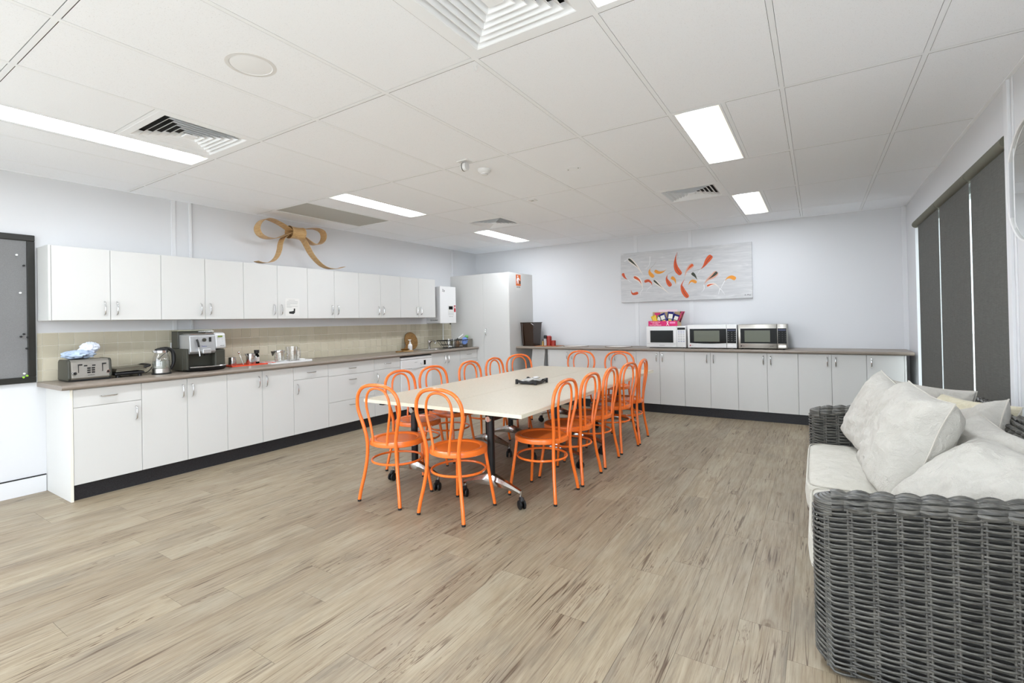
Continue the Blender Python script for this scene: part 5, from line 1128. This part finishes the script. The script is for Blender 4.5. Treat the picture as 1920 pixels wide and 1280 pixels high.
MB().tube([(0.22, yc, CT+0.372), (0.36, yc, CT+0.372), (0.36, yc-0.14, CT+0.372)], 0.004, 8).build('cup_rail', M_CHROME, t, off=off, smooth=True)
MB().box(0.3955, 0.399, -4.828, -4.785, CT+0.315, CT+0.329).build('lcd', mat('lcd_green', (96, 112, 40), 0.3, emit=((120, 140, 50), 0.25)), ctl, off=off)
for r in range(2):
    for q in range(3): MB().lathe([(0.0065, 0), (0.006, 0.003), (0, 0.0035)], c=(0.3945+0.0022*(1-r), -4.832+q*0.026, CT+0.276+r*0.02), axis='x', n=12, cap=False).build('key', M_WGREY, ctl, off=off)
text('model_mark', 'MAGIC', 0.013, M_INK, (0.4035, -4.79, CT+0.232), (0, 1, 0), (-0.13, 0, 1), ctl, off)
text('brand_mark', 'Saeco', 0.020, mat('blue_mark', (110, 120, 170), 0.5), (0.4035, -4.955, CT+0.235), (0, 1, 0), (-0.09, 0, 1), hd, off)
MB().lathe([(0.017, 0), (0.0165, 0.014), (0, 0.015)], c=(0.396, -4.955, CT+0.295), axis='x', n=20, cap=False).build('dial', M_GREYP, hd, off=off, smooth=True)
MB().box(0.396, 0.402, -4.91, -4.89, CT+0.275, CT+0.318).build('rocker_switch', M_INK, hd, off=off)
MB().tube(smooth_path([(0.405, -5.02, CT+0.31), (0.418, -5.018, CT+0.27), (0.415, -5.008, CT+0.20), (0.42, -5.004, CT+0.145)], 5), 0.005, 8).build('steam_wand', M_CHROME, hd, off=off, smooth=True)
MB().tube([(0.408, -5.022, CT+0.30), (0.421, -5.018, CT+0.27), (0.418, -5.01, CT+0.23)], 0.009, 8).build('wand_grip', M_BLACK, hd, off=off, smooth=True)
MB().box(0.385, 0.425, -4.98, -4.90, CT+0.165, CT+0.21).build('coffee_spout', M_SILV, hd, off=off, bevel=0.008)
MB().box(0.39, 0.42, -4.955, -4.925, CT+0.15, CT+0.166).build('nozzle', M_BLACK, hd, off=off)
g = []; n = 16
for i in range(n+1):
    f = i/n; y = -5.08+f*0.325; xo = 0.40+0.055*math.sin(PI*f); g += [(0.30, y, CT+0.045), (xo, y, CT+0.045), (xo+0.004, y, CT+0.036), (xo-0.03, y, CT+0.004), (0.30, y, CT+0.004)]
d_ = MB().grid(g, n+1, 5, cv=True); d_.f += [(0, 1, 2, 3, 4), tuple(n*5+4-k for k in range(5))]; dt = d_.build('drip_tray', M_BLACK, t, off=off)
MB().tube([(0.402+0.055*math.sin(PI*i/n), -5.08+0.325*i/n, CT+0.044) for i in range(n+1)], 0.006, 8).build('tray_trim', M_CHROME, dt, off=off, smooth=True)
# orange tray with steel cups and a bottle
o0 = (0.19, -4.41, CT); t = thing('orange_tray', 'shallow orange tray holding the metal cups beside the coffee machine', 'tray', o0)
MB().box(0.09, 0.30, -4.64, -4.175, CT, CT+0.004).build('underside', M_PAPER, t, off=o0)
MB().box(0.092, 0.298, -4.638, -4.177, CT+0.0042, CT+0.010).build('base', M_ORDISH, t, off=o0)
for b in ((0.088, 0.302, -4.644, -4.638), (0.088, 0.302, -4.177, -4.171), (0.086, 0.092, -4.638, -4.177), (0.298, 0.304, -4.638, -4.177)): MB().box(*b, CT+0.004, CT+0.016).build('lip', M_ORDISH, t, off=o0)
zt = CT+0.0105
def cup(name, lb, x, y, r, h, spoon=False):
    t = thing(name, lb, 'cup', (x, y, zt)); MB().lathe([(0.0, 0), (r*0.96, 0), (r, 0.006), (r*0.94, h), (r*0.90, h), (r*0.95, 0.01), (0, 0.008)], n=28, cap=False).build('body', M_CHROME, t, smooth=True)
    if spoon: MB().tube(smooth_path([(r*0.9, 0.0, h*0.8), (r+0.03, 0.012, h*0.75), (r+0.03, 0.015, h*0.3), (r*0.97, 0.0, h*0.2)], 4), 0.004, 7).build('handle', M_CHROME, t, smooth=True); MB().hexa([(-0.01, -r, h*0.8), (0.01, -r, h*0.8), (0.01, -r*0.9, h*0.8), (-0.01, -r*0.9, h*0.8)], [(-0.008, -r-0.014, h+0.004), (0.008, -r-0.014, h+0.004), (0.01, -r*0.88, h), (-0.01, -r*0.88, h)]).build('spout', M_CHROME, t)
cup('steel_cup', 'small shiny steel cup nearest the coffee machine', 0.20, -4.59, 0.038, 0.085); cup('milk_jug', 'taller shiny steel milk jug on the orange tray', 0.21, -4.40, 0.048, 0.112, True)
t = thing('teaspoon', 'steel teaspoon sticking up behind the milk jug', 'spoon', (0.16, -4.45, zt)); MB().tube([(0.16-0.16, 0.0, 0.0), (-0.04, -0.02, 0.11)], [0.004, 0.0025], 7).build('stem', M_CHROME, t); MB().lathe([(0, -0.016), (0.009, -0.008), (0.011, 0), (0.008, 0.01), (0, 0.016)], c=(-0.045, -0.024, 0.125), n=12, cap=False).build('bowl', M_CHROME, t, smooth=True)
t = thing('syrup_bottle', 'dark glass bottle with black cap beside the milk jug', 'bottle', (0.16, -4.305, zt)); MB().lathe([(0.026, 0), (0.026, 0.085), (0.016, 0.10), (0.016, 0.108)], n=20).build('body', M_DGLASS, t, smooth=True); MB().lathe([(0.0265, 0.02), (0.0265, 0.07)], n=20, cap=False).build('label_band', M_PAPER, t); MB().lathe([(0.024, 0.109), (0.027, 0.145), (0, 0.146)], n=20).build('cap', M_BLACK, t, smooth=True)
# white tray with glass jugs
o0 = (0.22, -4.01, CT); t = thing('white_tray', 'white serving tray holding the glass jugs', 'tray', o0)
MB().box(0.10, 0.37, -4.23, -3.80, CT+0.001, CT+0.007).build('base', M_WPLAS, t, off=o0)
for q, (a, b) in enumerate(((-4.265, -4.23), (-3.80, -3.765))):
    s_ = 1 if q == 0 else -1; MB().hexa([(0.10, a if q == 0 else a, CT+0.001), (0.37, a, CT+0.001), (0.37, b, CT+0.001), (0.10, b, CT+0.001)], [(0.10, a, CT+(0.022 if q == 0 else 0.007)), (0.37, a, CT+(0.022 if q == 0 else 0.007)), (0.37, b, CT+(0.007 if q == 0 else 0.022)), (0.10, b, CT+(0.007 if q == 0 else 0.022))]).build('end_lip', M_WPLAS, t, off=o0)
for b in ((0.094, 0.10), (0.37, 0.376)): MB().box(*b, -4.25, -3.78, CT+0.001, CT+0.018).build('side_lip', M_WPLAS, t, off=o0)
zt = CT+0.0075
def jug(lb, x, y, r, h, rim, group=None):
    t = thing('glass_jug', lb, 'jug', (x, y, zt)); MB().lathe([(0.0, 0.001), (r*0.82, 0.002), (r*0.85, 0.01), (r, h), (r*0.96, h), (r*0.81, 0.014), (0, 0.012)], n=28, cap=False).build('glass', M_GLASS, t, smooth=True)
    MB().tube(smooth_path([(0, r*0.97, h*0.88), (0, r+0.035, h*0.84), (0, r+0.035, h*0.42), (0, r*0.9, h*0.3)], 4), 0.006, 8).build('handle', M_GLASS, t, smooth=True)
    if rim: MB().lathe([(r*1.02, h-0.012), (r*1.03, h+0.004), (r*0.95, h+0.005)], n=28, cap=False).build('metal_rim', M_CHROME, t, smooth=True); MB().hexa([(-0.01, -r-0.02, h-0.05), (0.0, -r-0.022, h-0.05), (0.0, -r-0.014, h-0.05), (-0.01, -r-0.014, h-0.05)], [(-0.02, -r-0.03, h), (0.015, -r-0.03, h), (0.015, -r, h), (-0.02, -r, h)]).build('clip', M_GREYP, t)
jug('squat glass jug with a metal rim on the white tray', 0.23, -4.085, 0.058, 0.125, True); jug('tall flared glass jug on the white tray', 0.22, -3.925, 0.066, 0.165, False); 
t = thing('drinking_glass', 'clear drinking glass at the end of the white tray', 'glass', (0.20, -3.835, zt)); MB().lathe([(0.0, 0.001), (0.03, 0.002), (0.034, 0.12), (0.032, 0.12), (0.028, 0.012), (0, 0.01)], n=22, cap=False).build('glass', M_GLASS, t, smooth=True)
o = blob((0, 0, 0.014), (0.035, 0.035, 0.013), 5, 0.12); o.v = [(x, y, max(z, 0.001)) for x, y, z in o.v]; o = o.build('folded_napkin', M_PAPER, smooth=True, loc=(0.30, -3.845, zt)); tag(o, 'folded white napkin on the end of the white tray', 'napkin')
o = MB().lathe([(0.0, 0.002), (0.045, 0.003), (0.052, 0.014), (0.05, 0.014), (0.043, 0.006), (0, 0.005)], n=28, cap=False).build('saucer', M_WPLAS, smooth=True, loc=(0.315, -4.085, zt)); tag(o, 'small white dish in front of the squat jug', 'dish')
# boards, soap
o0 = (0.06, -1.81, CT); t = thing('round_board', 'round dark wood serving board leaning on the splashback', 'serving board', o0)
ct_ = Vector((0.062, -1.81, CT+0.14)); ax = Vector((0.975, 0, 0.22)).normalized(); e1 = Vector((0, 1, 0)); e2 = ax.cross(e1)
def disc(c, ax, e1, e2, rx, rz, th, n=40):
    m = MB(); vs = []
    for s_ in (-th/2, th/2): vs += [c+ax*s_+e1*(rx*math.cos(2*PI*k/n))+e2*(rz*math.sin(2*PI*k/n)) for k in range(n)]
    m.add(vs, [tuple(range(n)), tuple(range(2*n-1, n-1, -1))]+[(k, (k+1) % n, n+(k+1) % n, n+k) for k in range(n)]); return m
disc(ct_, ax, e1, e2, 0.135, 0.135, 0.016).build('disc', M_BOARD, t, off=o0, bevel=0.003)
hd_ = [Vector((0.09, -1.905, CT+0.075)), Vector((0.095, -1.95, CT+0.035)), Vector((0.10, -1.985, CT+0.022))]; MB().tube(hd_, [0.03, 0.024, 0.016], 10).build('handle', M_BOARD, t, off=o0, smooth=True)
o0 = (0.27, -2.20, CT); t = thing('paddle_board', 'small round wooden paddle board lying flat with its handle out', 'serving board', o0)
disc(Vector((0.27, -2.12, CT+0.009)), Vector((0, 0, 1)), Vector((1, 0, 0)), Vector((0, 1, 0)), 0.095, 0.095, 0.016).build('disc', mat('light_board', (168, 132, 82), 0.45), t, off=o0, bevel=0.004)
MB().box(0.25, 0.29, -2.33, -2.205, CT+0.001, CT+0.017).build('handle', M_BOARD, t, off=o0, bevel=0.005)
MB().lathe([(0.0, 0.0), (0.045, 0.0), (0.065, 0.022), (0.06, 0.022), (0.042, 0.006), (0, 0.005)], c=(0.24, -2.13, CT+0.0185), n=28, cap=False).build('dip_bowl', M_BOARD, t, off=o0, smooth=True)
o0 = (0.24, -2.02, CT); t = thing('soap_bottle', 'white pump soap bottle in front of the round board', 'soap bottle', o0)
MB().lathe([(0.030, 0), (0.031, 0.01), (0.031, 0.085), (0.022, 0.105), (0.012, 0.112), (0.012, 0.122)], n=24).build('body', M_WPLAS, t, smooth=True); MB().lathe([(0.014, 0.1225), (0.014, 0.135), (0.005, 0.137), (0.005, 0.158)], n=16).build('collar', M_WPLAS, t, smooth=True)
MB().box(-0.012, 0.012, -0.03, 0.012, 0.158, 0.17).build('pump', M_WPLAS, t, bevel=0.003); MB().lathe([(0.0315, 0.03), (0.0315, 0.075)], n=24, cap=False).build('label_band', M_WGREY, t)
# dish rack
o0 = (0.36, -1.17, CT); t = thing('dish_rack', 'black wire dish rack full of drying dishes beside the sink', 'dish rack', o0)
def rect(x0, x1, y0, y1, z): return [(x0, y0, z), (x1, y0, z), (x1, y1, z), (x0, y1, z)]
top = (0.23, 0.50, -1.41, -0.96, CT+0.125); mid = (0.26, 0.47, -1.36, -1.0, CT+0.055); bot = (0.28, 0.45, -1.33, -1.03, CT+0.008)
for nm, q, r in (('top_rim', top, 0.006), ('middle_ring', mid, 0.004), ('bottom_ring', bot, 0.005)): MB().tube(rect(*q), r, 8, closed=True).build(nm, M_BLACK, t, off=o0)
def lerp4(f): return [a+(b-a)*f for a, b in zip(bot, top)]
m = MB()
for k in range(9):
    f = k/8
    for (xa, xb2) in ((bot[0], top[0]), (bot[1], top[1])): m.tube([(xa, bot[2]+(bot[3]-bot[2])*f, bot[4]), (xb2, top[2]+(top[3]-top[2])*f, top[4])], 0.0025, 5)
for k in range(5):
    f = k/4
    for (ya2, yb2) in ((bot[2], top[2]), (bot[3], top[3])): m.tube([(bot[0]+(bot[1]-bot[0])*f, ya2, bot[4]), (top[0]+(top[1]-top[0])*f, yb2, top[4])], 0.0025, 5)
for k in range(7): y = bot[2]+(bot[3]-bot[2])*k/6; m.tube([(bot[0], y, bot[4]), (bot[1], y, bot[4])], 0.0025, 5)
m.build('wires', M_BLACK, t, off=o0)
for x in (bot[0]+0.01, bot[1]-0.01):
    for y in (bot[2]+0.01, bot[3]-0.01): MB().cyl((x, y, CT), (x, y, CT+0.01), 0.007, n=10).build('foot', M_BLACK, t, off=o0)
zr = CT+0.0125
gp = 'dishes drying in the rack'
for k, (x, y, lb) in enumerate(((0.36, -1.27, 'upturned glass in the dish rack nearest the sink'), (0.32, -1.21, 'upturned glass in the middle of the dish rack'), (0.40, -1.19, 'upturned glass at the front of the dish rack'))):
    o = MB().lathe([(0.036, 0), (0.031, 0.14), (0.0, 0.142)], n=20, cap=False).build('drinking_glass', M_GLASS, smooth=True, loc=(x, y, zr)); tag(o, lb, 'glass', gp)
for k, (x, y, m_, lb) in enumerate(((0.40, -1.11, mat('brown_mug', (120, 92, 66), 0.3), 'brown mug upturned in the dish rack'), (0.31, -1.11, mat('olive_mug', (110, 108, 84), 0.3), 'olive mug upturned at the back of the dish rack'), (0.35, -1.05, M_WPLAS, 'white mug upturned in the dish rack'))):
    t2 = thing('mug', lb, 'mug', (x, y, zr), group=gp); MB().lathe([(0.038, 0), (0.040, 0.02), (0.038, 0.095), (0.032, 0.10), (0.0, 0.1)], n=22, cap=False).build('body', m_, t2, smooth=True)
    MB().tube(smooth_path([(0.037, 0, 0.08), (0.062, 0, 0.07), (0.062, 0, 0.035), (0.038, 0, 0.025)], 4), 0.005, 7).build('handle', m_, t2, smooth=True)
t2 = thing('cooking_knife', 'white-bladed kitchen knife with black handle standing in the dish rack', 'knife', (0.33, -1.07, CT+0.115)); MB().tube([(0, 0, 0), (0.02, 0.05, 0.035)], 0.008, 8).build('handle', M_BLACK, t2); MB().hexa([(0.018, 0.046, 0.028), (0.022, 0.046, 0.028), (0.022, 0.054, 0.046), (0.018, 0.054, 0.046)], [(0.055, 0.13, 0.085), (0.058, 0.13, 0.085), (0.058, 0.14, 0.105), (0.055, 0.14, 0.105)]).build('blade', M_WPLAS, t2)
b_ = blob((0, 0, 0), (0.018, 0.065, 0.052), 21, 0.35); o = b_.build('dish_cloth', M_BLUE, smooth=True, loc=(0.475, -1.005, CT+0.105)); tag(o, 'light blue dish cloth hung over the rack corner', 'cloth')
o = blob((0, 0, 0), (0.03, 0.03, 0.014), 31, 0.1).build('bread_plate', M_WPLAS, smooth=True, loc=(0.42, -1.30, zr+0.016)); tag(o, 'small white bowl lying low in the dish rack', 'bowl', gp)
o0 = (0.42, -0.865, CT); t = thing('utensil_caddy', 'grey metal caddy with a green brush beside the tall cupboard', 'caddy', o0)
m = MB().add(rect(0.37, 0.47, -0.93, -0.80, CT)+rect(0.365, 0.475, -0.935, -0.795, CT+0.13)+rect(0.372, 0.468, -0.928, -0.802, CT+0.13)+rect(0.377, 0.463, -0.923, -0.807, CT+0.006), [(3, 2, 1, 0)]+[(i, (i+1) % 4, 4+(i+1) % 4, 4+i) for i in range(4)]+[(4+i, 4+(i+1) % 4, 8+(i+1) % 4, 8+i) for i in range(4)]+[(8+i, 8+(i+1) % 4, 12+(i+1) % 4, 12+i) for i in range(4)]+[(12, 13, 14, 15)])
m.build('box', mat('caddy_grey', (134, 130, 120), 0.35, metal=0.6), t, off=o0); MB().tube(rect(0.366, 0.474, -0.934, -0.796, CT+0.131), 0.003, 6, closed=True).build('rim', M_STEEL, t, off=o0)
t = thing('dish_brush', 'green bristled dish brush standing in the grey caddy', 'brush', (0.42, -0.87, CT+0.01)); MB().tube([(0, 0, 0), (0.0, -0.01, 0.13)], 0.006, 8).build('handle', M_GREEN, t, smooth=True); blob((0.0, -0.012, 0.158), (0.022, 0.04, 0.026), 11, 0.3).build('bristles', M_GREEN, t, smooth=True)
